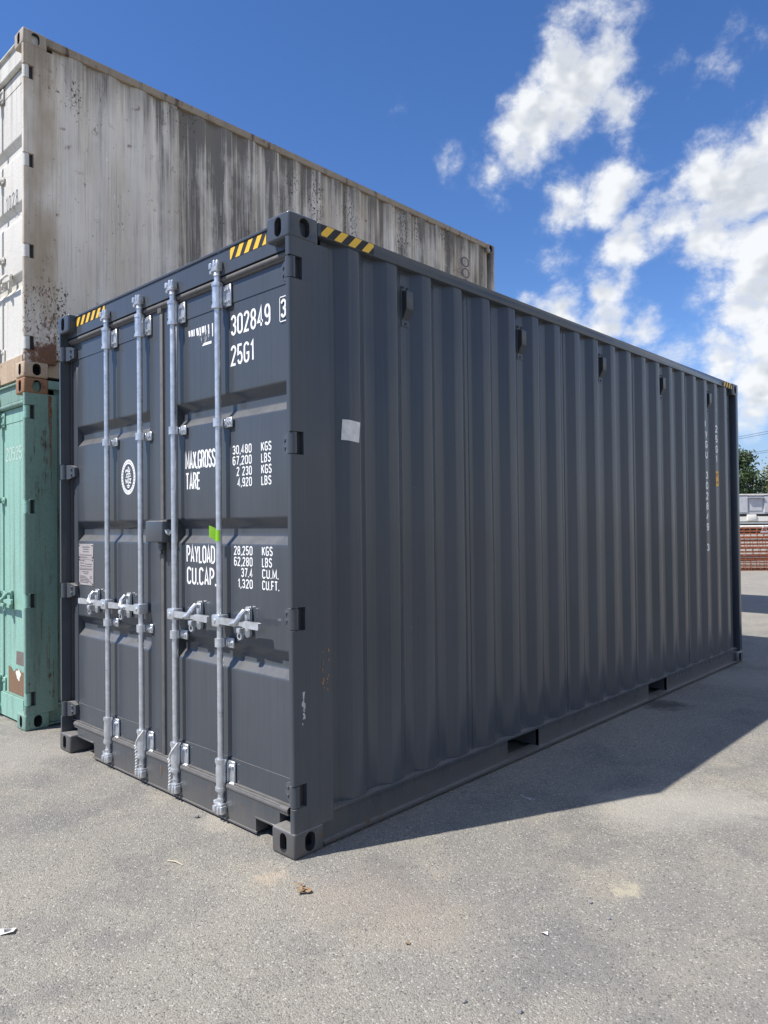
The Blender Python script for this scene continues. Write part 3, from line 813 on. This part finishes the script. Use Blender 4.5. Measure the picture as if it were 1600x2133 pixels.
# round approval emblem on the left-hand door
def ellipse(cx, cz, rx, rz, dp, n=40, to3=FP): return [to3((cx+rx*math.cos(2*math.pi*i/n), cz+rz*math.sin(2*math.pi*i/n)), dp) for i in range(n)]
def ring(mb, cx, cz, rx, rz, k, dp, n=40):
    a = ellipse(cx, cz, rx, rz, dp, n); b = ellipse(cx, cz, rx*k, rz*k, dp, n)
    mb.add(a+b, [(i, (i+1) % n, n+(i+1) % n, n+i) for i in range(n)])
ex, ez = -1.632, 1.783
mb = MB(); ring(mb, ex, ez, .086, .106, .95, 0); ring(mb, ex, ez, .070, .086, .93, 0); ring(mb, ex, ez, .0815, .1005, .865, .0001)
em = tag(mb.build('emblem', 'white_print', dl), 'round white approval emblem')
mb = MB()
for i in range(30):                                   # lettering round the rim, too small to read
    an = 2*math.pi*i/30+.1
    if i in (22, 23): continue
    c_, s_ = math.cos(an), math.sin(an); x, z = ex+.0756*c_, ez+.0933*s_; tx_, tz_ = -s_*.0035, c_*.0042
    mb.add([FP((x-c_*.004-tx_, z-s_*.005-tz_), .0004), FP((x+c_*.004-tx_*.6, z+s_*.005-tz_*.6), .0004), FP((x+c_*.003+tx_, z+s_*.004+tz_), .0004), FP((x-c_*.004+tx_*.5, z-s_*.005+tz_*.5), .0004)], [(0, 1, 2, 3)])
mb.build('rim_marks', 'dark', dl)
mb = MB()
for pl in ([(-.004, .062), (.010, .052), (.004, .036), (.016, .030), (.022, .046)], [(-.006, .05), (-.012, .034), (-.026, .044), (-.034, .030)], [(0, .036), (0, -.05)], [(-.030, .0), (.032, .004)],
           [(-.024, .018), (.026, .02)], [(-.034, -.012), (-.026, -.034), (-.014, -.014), (-.010, -.036)], [(.012, -.012), (.032, -.012), (.014, -.034), (.034, -.036)], [(-.018, -.052), (.020, -.052)], [(-.010, -.062), (.012, -.062)],
           [(-.020, .012), (-.020, -.002)], [(.022, .014), (.022, 0)]):
    ribbon(mb, [(ex+a, ez+b) for a, b in pl], .0072, .0002, FP)
mb.build('emblem_figure', 'white_print', dl)
# data plate on the left-hand door
def quad(mb, a, b, c_, e, dp, to3=FP): mb.add([to3((a, c_), dp), to3((b, c_), dp), to3((b, e), dp), to3((a, e), dp)], [(0, 1, 2, 3)])
pl_ = tag(MB().box(-2.308, -2.100, D+.0005, D+.0035, 1.278, 1.372, .001, 1).box(-2.306, -2.098, D+.0005, D+.0032, 1.102, 1.2765, .001, 1).build('data_plate', 'plate', dl), 'riveted aluminium data plate')
mb = MB(); PT = onfront(D+.0005)
rr = random.Random(5)
for z, a, b in ((1.352, .25, .78), (1.338, .32, .70), (1.322, .3, .72), (1.300, .05, .95), (1.286, .05, .6), (1.262, .08, .40), (1.246, .08, .38), (1.240, .52, .95), (1.228, .08, .45), (1.226, .55, .9), (1.205, .05, .95), (1.190, .25, .7), (1.178, .35, .65), (1.160, .08, .5),
                (1.150, .08, .62), (1.140, .08, .75), (1.130, .08, .85), (1.120, .08, .7), (1.160, .80, .93), (1.150, .80, .92), (1.120, .82, .93)):
    x = -2.305+a*.2
    while x < -2.305+b*.2:
        w_ = .006+rr.random()*.012; quad(mb, x, min(x+w_, -2.305+b*.2), z-.0022, z+.0022, .0004, PT); x += w_+.0035
quad(mb, -2.211, -2.2095, 1.205, 1.262, .0004, PT); quad(mb, -2.3, -2.108, 1.2695, 1.271, .0004, PT); quad(mb, -2.3, -2.108, 1.2125, 1.2140, .0004, PT)
mb.build('plate_text', 'plate_ink', dl)
mb = MB()
for x in (-2.299, -2.109):
    for z in (1.363, 1.285, 1.111, 1.268): mb.cyl((x, D-.003, z), (x, D+.001, z), .0045, 8)
mb.build('rivet', 'void', dl)
# stickers
hazard(dk, -.517, -.226, 2.812, 2.868, onfront(.050), .036, .036, .072, .02)
hazard(dk, -2.255, -1.86, 2.812, 2.868, onfront(.050), .036, .036, .072, .03)
hazard(dk, .1965, .548, 2.8315, 2.8835, onside(-.003), .050, .0465, .093, .015)
hazard(dk, 5.60, 5.872, 2.8315, 2.8835, onside(-.003), .030, .036, .072, .0, 'faded_print' if 0 else 'yellow')
tp = MB(); n = 9
pts = []
for i in range(n):                                     # lime tape folded round the bar, with a flag to the left
    an = R(-20-140*i/(n-1)); pts.append((-.618+.0182*math.cos(an), .040+.0182*math.sin(an)))
pts += [(-.646, .020), (-.666, .012)]
N = len(pts)
tp.add([(x, y, 1.405+.012*(i > 8)*(i-8)) for i, (x, y) in enumerate(pts)]+[(x, y, 1.462+.008*(i > 7)*(i-7)) for i, (x, y) in enumerate(pts)], [(i, i+1, N+i+1, N+i) for i in range(N-1)])
tag(tp.build('tape', 'green_tape', dk), 'lime green tape folded round a door bar')
# sticker sheet on the side wall (bridges a pressed recess)
pp = MB(); S = onside(XO)
pq = [(.345, 1.990, XI+.0185+.0012), (.378, 1.988, XO+.0012), (.449, 1.982, XO+.0012)]
pp.add([(x, y, z) for y, z, x in pq]+[(x, y-.010, z-.100) for y, z, x in pq[::-1]], [(0, 1, 4, 5), (1, 2, 3, 4)])
tag(pp.build('paper_sticker', 'paper', dk), 'square white paper stuck to the side wall')
# vertical markings near the far end of the side wall
def side_text(s, y0, y1, z0, z1):
    o = lettering(s, onside(XO), y0, y1, z0, z1, 'white_print', dk, stack=True, t=.28); return o
yo = .275+.103+.278*17                      # outer flat of the 18th wave
yq = yo
side_text('IVGU 302849 3', yq+.003, yq+.068, 1.172, 2.455)
side_text('25G1', yq+.278+.003, yq+.278+.068, 2.03, 2.43)
yl = MB(); yl.add([onside(XO)(q, 0) for q in ((yq+.279, 1.815), (yq+.350, 1.815), (yq+.350, 1.962), (yq+.279, 1.962))], [(0, 1, 2, 3)])
yl = tag(yl.build('warning_label', 'orange', dk), 'small orange label on the side wall')
mb = MB(); SS = onside(XO)
for a, b, c_, e in ((.292, .335, 1.93, 1.94), (.292, .302, 1.90, 1.93), (.315, .325, 1.905, 1.925), (.292, .335, 1.85, 1.86), (.30, .31, 1.83, 1.85)):
    quad(mb, yq+a, yq+b, c_, e, .0004, SS)
mb.build('label_marks', 'black_print', yl)
# scuffs on the near post
mb = MB(); rr = random.Random(11); SP = onside(-.0035)
for y, z, h_ in ((.062, .700, .034), (.060, .668, .03), (.063, .640, .012), (.066, .612, .028), (.058, .585, .012), (.067, .655, .03)):
    pts = [(y+rr.uniform(-.006, .006)+(.005 if i < 3 else -.004), z+h_*(i % 3)/2*(1 if i < 3 else -1)+(0 if i < 3 else h_)) for i in range(6)]
    mb.add([SP(p, 0) for p in pts], [tuple(range(6))])
mb.build('scuff', 'faded_print', dk)
mb = MB()
for i in range(16):
    y, z = .205+rr.uniform(-.03, .012), .80+rr.uniform(-.12, .1)
    a, b = rr.uniform(.002, .006), rr.uniform(.004, .02)
    mb.add([SP((y-a, z), 0), SP((y+a*.5, z-b*.6), 0), SP((y+a, z), 0), SP((y+a*.3, z+b), 0)], [(0, 1, 2, 3)])
mb.build('rust_scuff', 'rusty', dk)
for x, h_, w_ in ((-1.221, .070, .006), (-1.205, .05, .004), (-.72, .05, .004), (-1.55, .045, .003)):
    n = 10; SF = onfront(.050); mb = MB()
    a = [(x-w_*(.3+.7*rr.random())*(1-i/n*.7), .150-h_*i/(n-1)) for i in range(n)]; b = [(x+w_*(.3+.7*rr.random())*(1-i/n*.7), .150-h_*i/(n-1)) for i in range(n)]
    mb.add([SF(p, 0) for p in a+b], [(i, i+1, n+i+1, n+i) for i in range(n-1)])
    mb.build('rust_run', 'brown_patch', sill)
for k, zz, l_, sl in ((18, 2.56, .06, .25),):
    y = .275+.103+.278*k; mb = MB()
    for j in range(3):
        zj = zz+rr.uniform(-.02, .02); yj = y+rr.uniform(0, .012)
        ribbon(mb, [(yj, zj), (yj+l_*.5, zj+l_*.5*sl+rr.uniform(-.003, .003)), (yj+l_, zj+l_*sl)], .0016+.0012*rr.random(), j*.0002, onside(XO))
    mb.build('scuff', 'faded_print', dk)
# cords tied to two of the lower bearings
for x, lab in ((-1.410, 'white cord hanging from the lower bearing left of the door seam'), (-1.045, 'white cord hanging from the lower bearing right of the door seam')):
    r0 = thing('cord', lab, 'cord', (x, .01, .30), 'cords on the lower bar bearings')
    P = [(.030, .022, .012), (.012, .000, -.028), (-.022, .004, -.060), (-.031, .008, -.085)]
    MB().tube(P, .0042, 6).build('loop', 'rope', r0)
    a, b = [], []
    for i in range(29):
        t = i/28; z = -.08-.145*t; xx = -.031+.008*math.sin(t*3)+.004*t
        a.append((xx+.005*math.sin(t*26), .006+.005*math.cos(t*26), z)); b.append((xx-.005*math.sin(t*26), .006-.005*math.cos(t*26), z))
    MB().tube(a, .0042, 5).tube(b, .0042, 5).build('braid', 'rope', r0)

# ================================================================== the old stacked containers
def old_container(name, label, loc, H, hz, troughs, th, mt, pitch=.2785, xi=-.036, with_letters=None, bars=True):
    root = thing(name, label, 'container', loc, 'stack of two old containers')
    castings(root, H, mt['cast_b'], mt['cast_t'])
    door_posts(root, H, mt['post'], hz); front_posts(root, H, mt['post'])
    top_rails(root, H, mt['rail'])
    bottom_rails(root, mt['brail'], [(1.95, 2.31), (3.75, 4.11)])
    me = corr_sheet(-.010, xi, .160, H-.066, pitch).mesh('wall_sheet', 50); me.materials.append(M[mt['side']])
    for side in (0, 1):
        for k in range(5):
            o = put('wall_sheet', me, root); o.location = (0, .26+4*pitch*k, 0)
            if side: o.scale.x = -1; o.location.x = -W
        for mb in (MB().box(xi-.004, xi, .230, .2595, .16, H-.066), MB().box(xi-.004, xi, .26+20*pitch, L-.14, .16, H-.066)):
            (mb if not side else mirror_pair(mb)).build('wall_edge', mt['side'], root)
    MB().box(-W+.05, -.05, .09, L-.08, H-.045, H-.025).build('roof', mt['rail'], root)
    MB().box(-W+.06, -.06, .12, L-.10, .166, .19).build('floor', 'floor_wood', root)
    MB().box(-W+.10, -.10, L-.09, L-.05, .114, H-.03).box(-W+.164, -.164, L-.10, L-.01, .02, .15).box(-W+.164, -.164, L-.10, L-.01, H-.11, H-.02).build('end_wall', mt['side'], root)
    zt = H-.184
    MB().box(-W+.031, -.031, .050, .13, zt+.040, H-.024).box(-W+.163, -.163, .030, .13, H-.0235, H-.008, .003, 1).build('door_header', mt['head'], root)
    MB().box(-W+.165, -.165, .050, .12, .020, .192).build('door_sill', mt['sill'], root)
    mb = MB(); mb.cyl((-W+.036, .066, zt+.022), (-.036, .066, zt+.022), .022, 12); mb.box(-W+.036, -.036, .06, .09, .1935, .2)
    mb.build('door_seal', mt['seal'], root)
    a = door(root, -2.406, -1.237, False, H, .200, zt, troughs, (mt['door'], mt['door'], 0), th, hz=hz, corner_x=-W)
    b = door(root, -1.203, -.032, True, H, .200, zt, troughs, (mt['door'], mt['door'], 0), th, hz=hz, corner_x=0)
    MB().box(-2.33, -.108, .125, .14, .19, zt+.03).build('dark_backing', 'void', root)  # near-black sheet added so the inside stays dark
    for x, s_ in ((-1.80, -1), (-1.39, -1), (-1.05, 1), (-.655, 1)):
        locking_bar(root, x, s_, H-.075, .068, mt['bar'], True, .80 if troughs else .92, (1.66, 1.02) if troughs else (1.70, .96))
    return root, a, b
wm = dict(cast_b='rusty_pale', cast_t='white_post', post='white_post', rail='white_rail', brail='rusty_pale', side='white_side', head='white_door', sill='rusty_pale', seal='white_door', door='white_door', bar='white_door')
wc, wa, wb = old_container('shipping_container', 'weathered dirty white container stacked on top of the green one', (-3.04, .005, 2.5935), 2.591,
                           [.254, .934, 1.610, 2.271], [1.912, 1.403, .858], .142, wm)
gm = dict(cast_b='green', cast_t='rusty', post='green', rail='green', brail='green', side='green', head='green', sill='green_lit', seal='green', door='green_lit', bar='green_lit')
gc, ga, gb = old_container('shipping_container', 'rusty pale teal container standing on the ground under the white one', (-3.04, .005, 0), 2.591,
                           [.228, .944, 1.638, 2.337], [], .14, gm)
# stencilled number on the white door, and the rings on its side
lettering('1028', onfront(D+.004), -.562, -.318, 1.392+.0, 1.512, 'plate_ink', wb, Wg=.42, t=.09, gap=.36)
mb = MB()
for y, z in ((5.41, 2.216), (5.42, 2.076), (5.415, 1.935)):
    n = 28; to3 = onside(-.010)
    a_ = [to3((y+.080*math.cos(2*math.pi*i/n), z+.066*math.sin(2*math.pi*i/n)), 0) for i in range(n)]
    b_ = [to3((y+.058*math.cos(2*math.pi*i/n), z+.048*math.sin(2*math.pi*i/n)), 0) for i in range(n)]
    mb.add(a_+b_, [(i, (i+1) % n, n+(i+1) % n, n+i) for i in range(n)])
mb.build('stencil_rings', 'plate_ink', wc)
# green door: worn number, bare patch, bolt-on plate
lettering('20525', onfront(D+.004), -.585, -.255, 2.005, 2.115, 'green_print', gb, Wg=.42, t=.13, gap=.12)
GF = onfront(D-.0005)
mb = MB(); rr = random.Random(2)
top = [(-.53+.355*i/9, .385+rr.uniform(-.014, .02)) for i in range(10)]
mb.add([GF(p, 0) for p in [(-.53, .205), (-.175, .205)]+top[::-1]], [tuple(range(12))])
mb.build('bare_patch', 'brown_patch', gb)
GP = onfront(D+.004)
mb = MB(); mb.add([GP(p, 0) for p in ((-.386, .432), (-.200, .432), (-.205, .538), (-.380, .534))], [(0, 1, 2, 3)])
mb.build('worn_plate', 'grey_plate', gb)
mb = MB(); pts = [(-.33+.045*math.cos(a)*(1+.3*math.sin(3*a)), .355+.04*math.sin(a)*(1+.25*math.cos(5*a))) for a in [2*math.pi*i/18 for i in range(18)]]
mb.add([GF(p, .0008) for p in pts], [tuple(range(18))]); mb.build('paint_flake', 'cream_steel', gb)
# rust runs on the green corner post
SP2 = onside(-.0035); rr = random.Random(9)
for y, z, h_, w_ in ((.188, 2.47, .55, .014), (.197, 2.47, .75, .007), (.178, 2.47, .22, .010), (.105, 1.55, .22, .003), (.150, 1.35, .16, .004), (.12, .86, .30, .004), (.16, .62, .26, .005), (.175, .75, .3, .004), (.10, .55, .25, .003), (.205, .5, .3, .005)):
    z = min(z, 2.47); n = 22; mb = MB()
    lft = [(y-w_*(.15+.9*rr.random())*(1-i/n*.8), z-h_*i/(n-1)) for i in range(n)]
    rgt = [(y+w_*(.15+.9*rr.random())*(1-i/n*.8), z-h_*i/(n-1)) for i in range(n)]
    mb.add([SP2(p, 0) for p in lft+rgt], [(i, i+1, n+i+1, n+i) for i in range(n-1)])
    mb.build('rust_run', 'rusty', gc)

# ================================================================== yard background
def wheel(parent, x, y, z, r=.48, w_=.28):
    MB().cyl((x-w_/2, y, z), (x+w_/2, y, z), r, 28).build('wheel', 'tyre', parent)
    MB().cyl((x-w_/2-.01, y, z), (x+w_/2+.01, y, z), r*.55, 20).build('wheel_rim', 'cream_steel', parent)
# panelled grey trailer
tr = thing('trailer', 'grey panelled trailer body on a cream chassis, beyond the rusty reinforcement', 'trailer', (-7.1, 28.7, 0), None, R(-48.6))
mb = MB().box(-1.25, 1.21, -6, 6, 1.68, 1.74).box(-1.25, 1.20, -6, 6, 2.36, 2.40)
body = mb.build('body', 'grey_panel', tr)
MB().box(-1.24, 1.18, -5.98, 5.98, 1.74, 2.36).build('body_core', 'grey_panel', tr)
y = -5.9
while y < 5.6:
    MB().box(1.18, 1.245, y, y+.42, 1.742, 2.358).build('side_post', 'grey_panel', tr)
    MB().box(1.2, 1.30, y+.40, y+1.04, 2.285, 2.31).build('panel_hood', 'grey_panel', tr)
    MB().box(1.18, 1.200, y+.47, y+.98, 1.80, 2.26, .004, 1).build('panel', 'grey_panel', tr)
    y += 1.06
MB().box(-1.22, 1.262, -6, 6, 2.40, 2.445).build('top_rail', 'cream_steel', tr)
MB().box(-1.0, 1.17, -6, 6, 1.60, 1.675).build('underframe', 'black_steel', tr)
MB().box(.95, 1.22, -6, 6, 1.40, 1.585).box(-1.22, -.95, -6, 6, 1.40, 1.585).box(.98, 1.19, -6, 6, 1.30, 1.38).build('chassis_beam', 'cream_steel', tr)
for y in (-.2, 1.9):
    MB().box(.90, 1.26, y, y+.35, 1.42, 1.66, .02).build('bolster', 'cream_steel', tr)
for y in (-4.6, -3.4, 3.0, 4.2):
    for x in (-.95, .95): wheel(tr, x, y, .48)
    MB().cyl((-.95, y, .48), (.95, y, .48), .07, 12).build('axle', 'black_steel', tr)
MB().box(-.5, .5, -5.6, 5.6, .9, 1.40).build('chassis_spine', 'black_steel', tr)
MB().box(.7, 1.1, -1.55, -1.05, 2.447, 2.53, .01).box(.75, 1.05, -1.45, -1.15, 2.53, 2.57, .01).build('chock', 'cream_steel', tr)
# reinforcement cages
def cage(loc, w_, h_, ln, label, seed):
    rr = random.Random(seed)
    root = thing('rebar_cage', label, 'rebar', loc, 'rusty reinforcement cages', R(-48.6))
    mb = MB()
    for i in range(5):
        for j in range(4):
            if 0 < i < 4 and 0 < j < 3 and (i+j) % 2: continue
            x, z = w_*(i/4-.5), .012+(h_-.024)*j/3
            mb.tube([(x+rr.uniform(-.02, .02), -ln/2+ln*k/6, z+rr.uniform(-.006, .006)) for k in range(7)], .0095, 5)
    tag(mb.build('long_bars', 'rebar', root), kind='stuff')
    mb = MB(); y = -ln/2+.05
    while y < ln/2:
        o = rr.uniform(-.02, .02)
        P = [(-w_/2-.01, y+o, .008), (w_/2+.01, y-o, .008), (w_/2+.01, y+o*.5, h_-.004), (-w_/2-.01, y, h_-.004)]
        for a, b in zip(P, P[1:]+P[:1]): mb.cyl(a, b, .0085, 5)
        y += .20+rr.uniform(-.05, .05)
    tag(mb.build('stirrups', 'rebar', root), kind='stuff')
zc = 0
for i, (h_, w_, lab) in enumerate(((.30, .95, 'lowest of the stacked rusty reinforcement cages'), (.34, .9, 'second rusty reinforcement cage from the ground'), (.30, .92, 'third rusty reinforcement cage from the ground'), (.28, .85, 'topmost of the stacked rusty reinforcement cages'))):
    cage((-4.35+.03*i, 20.95, zc), w_, h_, 6.4, lab, 20+i); zc += h_+.004
bmm = thing('lifting_beam', 'white tubular lifting beam with a shackle lying on the rusty cages', 'lifting beam', (-4.10, 20.62, zc), None, R(-48.6))
MB().cyl((0, -3, .035), (0, 3, .035), .034, 14).build('tube', 'cream_steel', bmm)
sy = .22
mb = MB().tube([(.045, sy, .06), (.055, sy-.05, -.04), (.06, sy-.10, -.11), (.06, sy+.10, -.11), (.055, sy+.05, -.04), (.045, sy, .06)], .014, 8).box(.03, .09, sy-.11, sy+.11, -.15, -.10, .015)
mb.build('shackle', 'galv', bmm)
# unseen roof on posts, added to throw the shadow band across the yard
ft = thing('added_shadow_roof', 'unseen flat roof on posts, added to cast the shadow band across the yard', 'shadow caster', (-3.9, 9.72, 0))
MB().box(-2.4, 2.3, -1.32, 1.33, 3.36, 3.48, .01).build('roof', 'grey_panel', ft)
MB().box(-2.35, 2.25, -1.28, -1.18, 3.0, 3.36).build('roof_beam', 'cream_steel', ft)
MB().box(-2.35, 2.25, 1.19, 1.29, 3.0, 3.36).build('roof_beam', 'cream_steel', ft)
MB().box(2.22, 2.28, -1.17, 1.18, 3.0, 3.36).build('fascia', 'grey_panel', ft)
for x in (-2.2, .4):
    for y in (-1.23, 1.24): MB().box(x-.05, x+.05, y-.05, y+.05, 0, 3.0).build('post', 'cream_steel', ft)

# trees
def tree(name, label, loc, h_, rx, n, leaf, seed, droop=0., ls=.16):
    rr = random.Random(seed)
    root = thing(name, label, 'tree', loc, 'trees beyond the yard')
    tk = MB(); tk.tube([(0, 0, -.1), (.08, .05, h_*.2), (-.05, .1, h_*.42), (.05, 0, h_*.7)], [.24, .20, .15, .06], 9)
    tips = []
    for i in range(16):
        an = rr.uniform(0, 6.283); z0 = h_*rr.uniform(.16, .62); l_ = rx*rr.uniform(.45, .95)
        b = (l_*math.cos(an), l_*math.sin(an), z0+h_*rr.uniform(.10, .34))
        tk.tube([(0, .05, z0), (b[0]*.45, b[1]*.45, z0+(b[2]-z0)*.62), b], [.08, .05, .02], 6); tips.append(b)
    tk.build('trunk', 'bark', root)
    cl = []
    for i in range(60):
        t = rr.random(); zc_ = h_*(.16+.82*t); rad = rx*math.sin(math.pi*min(max(.12+.80*t, 0), 1))**.7
        an = rr.uniform(0, 6.283); q = rad*rr.uniform(.25, 1.)
        cl.append(Vector((q*math.cos(an), q*math.sin(an), zc_)))
    cl += [Vector(t) for t in tips]
    mb = MB()
    for i in range(n):
        c_ = rr.choice(cl); p = c_+Vector((rr.gauss(0, .30), rr.gauss(0, .30), rr.gauss(0, .22)))*rx/2.2
        if droop: p.z -= abs(rr.gauss(0, droop))
        nrm = Vector((rr.gauss(0, 1), rr.gauss(0, 1), rr.gauss(.6, 1))).normalized()
        t_ = nrm.orthogonal().normalized(); t_.rotate(Matrix.Rotation(rr.uniform(0, 6.28), 3, nrm)); b_ = nrm.cross(t_)
        s_ = ls*rr.uniform(.6, 1.3)
        mb.add([p-t_*s_, p+b_*s_*.42, p+t_*s_, p-b_*s_*.42], [(0, 1, 2, 3)])
    me = bpy.data.meshes.new('crown'); me.from_pydata(mb.v, [], mb.f); me.materials.append(M[leaf])
    put('crown', me, root)
tree('broadleaf_tree', 'dark green broadleaf tree close beside the container edge', (-14.6, 50.6, 0), 6.1, 2.3, 9000, 'leaf_dark', 4)
tree('willow_tree', 'paler olive willow-like tree at the right picture edge', (-12.6, 58.5, 0), 6.2, 2.7, 11000, 'leaf_olive', 8, .35, .15)
# power lines
def pole(loc, lab):
    r0 = thing('power_pole', lab, 'pole', loc, 'poles of the power line')
    MB().cyl((0, 0, -.2), (0, 0, 7.9), .14, 12, .10).build('post', 'pole', r0)
    for z in (5.95, 7.12): MB().box(-.9, .9, -.06, .06, z-.06, z+.06).build('crossarm', 'pole', r0)
    r0.rotation_euler.z = math.atan2(.77, .64)
# the line runs from behind the containers towards the right, sighted some 46 m away
PA, PB = Vector((-28.7, 61.6, 0)), Vector((5.1, 33.4, 0)); ax = (PB-PA).normalized(); sd_ = Vector((-ax.y, ax.x, 0))
pole(PA, 'timber power pole hidden behind the dark container'); pole(PB, 'timber power pole out of frame to the right')
for i, (z, o) in enumerate(((7.22, .0), (7.22, .75), (6.05, .0), (6.05, .75))):
    pts = []
    for k in range(25):
        t = k/24; p = PA.lerp(PB, t)+sd_*o; pts.append((p.x, p.y, z-.35*4*t*(1-t)))
    tag(MB().tube(pts, .011, 5).build('power_line', 'wire'), ['uppermost thin overhead power line against the cloud', 'second thin overhead power line from the top', 'third thin overhead power line from the top', 'lowest thin overhead power line just above the trees'][i], 'power line', 'overhead power lines')

# ================================================================== litter on the ground
def rock(name, label, x, y, r, mat='stone', seed=0, flat=.6):
    rr = random.Random(seed); bm = bmesh.new(); bmesh.ops.create_icosphere(bm, subdivisions=2, radius=r)
    for q in bm.verts:
        q.co *= rr.uniform(.78, 1.12); q.co.z *= flat
    mb = MB(); mb.addbm(bm); bm.free()
    zmin = min(v[2] for v in mb.v); mb.v = [(a, b, c_-zmin*.8) for a, b, c_ in mb.v]
    o = mb.build(name, mat, None, 25); o.location = (x, y, 0)
    return tag(o, label, 'stone', 'loose stones')
rock('stone', 'small grey stone in front of the door sill', -.749, -.019, .013, 'stone', 1, .8)
for i, (x, y, r, lab) in enumerate(((1.121, -.255, .009, 'dark pebble at the bottom edge, left of another'), (1.275, -.181, .009, 'dark pebble nearest the bottom edge'), (1.129, .547, .009, 'pebble just left of the pale sand spill'), (1.235, .485, .008, 'pebble below the pale sand spill'))):
    rock('stone', lab, x, y, r, 'stone', 10+i, .7)
def stalk(label, a, b, r):
    o = MB().tube([(a[0], a[1], r), ((a[0]+b[0])/2, (a[1]+b[1])/2+.004, r*2.2), (b[0], b[1], r)], [r, r*1.1, r*.6], 6).build('dry_stalk', 'stick')
    tag(o, label, 'twig')
stalk('dry straw-coloured stalk lying left of the near corner', (-.425, -.372), (-.335, -.352), .0035)
stalk('short pale stalk beside the door sill', (-1.27, .30), (-1.20, .362), .003)
rr = random.Random(6)
lf = thing('leaf_litter', 'small clump of dry brown leaves in front of the near corner', 'leaves', (.216, -.144, 0))
for i in range(14):
    mb = MB(); cx, cy = rr.uniform(-.05, .05), rr.uniform(-.03, .03); an = rr.uniform(0, 6.28); l_ = rr.uniform(.009, .021)
    ca, sa = math.cos(an), math.sin(an); z = .004+rr.random()*.014
    q = [(-1, 0, 0), (-.3, .5, .35), (.4, .4, .3), (1, 0, .7), (.4, -.45, .1), (-.3, -.5, .2)]
    mb.add([(cx+l_*(a*ca-b*sa), cy+l_*(a*sa+b*ca), z+c_*.010) for a, b, c_ in q], [(0, 1, 2, 3), (0, 3, 4, 5)])
    mb.build('leaf', 'leaf_dry', lf)
o = MB().add([(-.392, -1.079, .004), (-.352, -1.036, .006), (-.322, -1.058, .012), (-.349, -1.094, .004)], [(0, 1, 2, 3)]).build('paper_scrap', 'paper')
tag(o, 'scrap of printed white paper at the left picture edge', 'paper')
mb = MB()
for i in range(4): 
    t = .25+.17*i
    mb.add([(-.392+.040*.2+.043*t-.0, -1.079+.043*.2-.012*t, .0085), (-.392+.040*.75+.03*t, -1.079+.043*.75-.02*t, .0105), (-.392+.040*.75+.03*t+.003, -1.079+.043*.75-.02*t-.002, .0105), (-.392+.040*.2+.043*t+.003, -1.079+.043*.2-.012*t-.002, .0085)], [(0, 1, 2, 3)])
mb.build('print_lines', 'plate_ink', o)
o = MB().add([(1.095, .232, .003), (1.112, .226, .012), (1.126, .236, .004), (1.118, .248, .010), (1.104, .246, .003)], [(0, 1, 2, 3, 4)]).build('scrap', 'white_print')
tag(o, 'tiny white scrap on the asphalt right of centre', 'scrap')
o = MB().add([(.776, -.142, .003), (.786, -.150, .010), (.796, -.138, .003), (.787, -.128, .009)], [(0, 1, 2, 3)]).build('dry_leaf', 'leaf_dry')
tag(o, 'single orange-brown leaf on the asphalt', 'leaf')
# fine loose grit
mb = MB(); rr = random.Random(12)
for i in range(2600):
    t = rr.random()
    x = rr.uniform(-3.2, 3.0); y = rr.uniform(-2.2, 6.5)
    if -2.3 < x < -.15 and .12 < y < 6.1: continue
    s_ = rr.choice((.0012, .0016, .002, .002, .003, .0045)) * rr.uniform(.8, 1.3)
    a = rr.uniform(0, 6.28); ca, sa = math.cos(a)*s_, math.sin(a)*s_
    mb.add([(x+ca, y+sa, 0), (x-sa*.8, y+ca*.8, 0), (x-ca, y-sa, 0), (x+sa*.9, y-ca*.9, 0), (x+ca*.3, y-sa*.2, s_*1.1)], [(0, 1, 4), (1, 2, 4), (2, 3, 4), (3, 0, 4)])
tag(mb.build('grit', 'stone', None, 10), 'fine loose grit scattered over the asphalt', 'grit', kind='stuff')
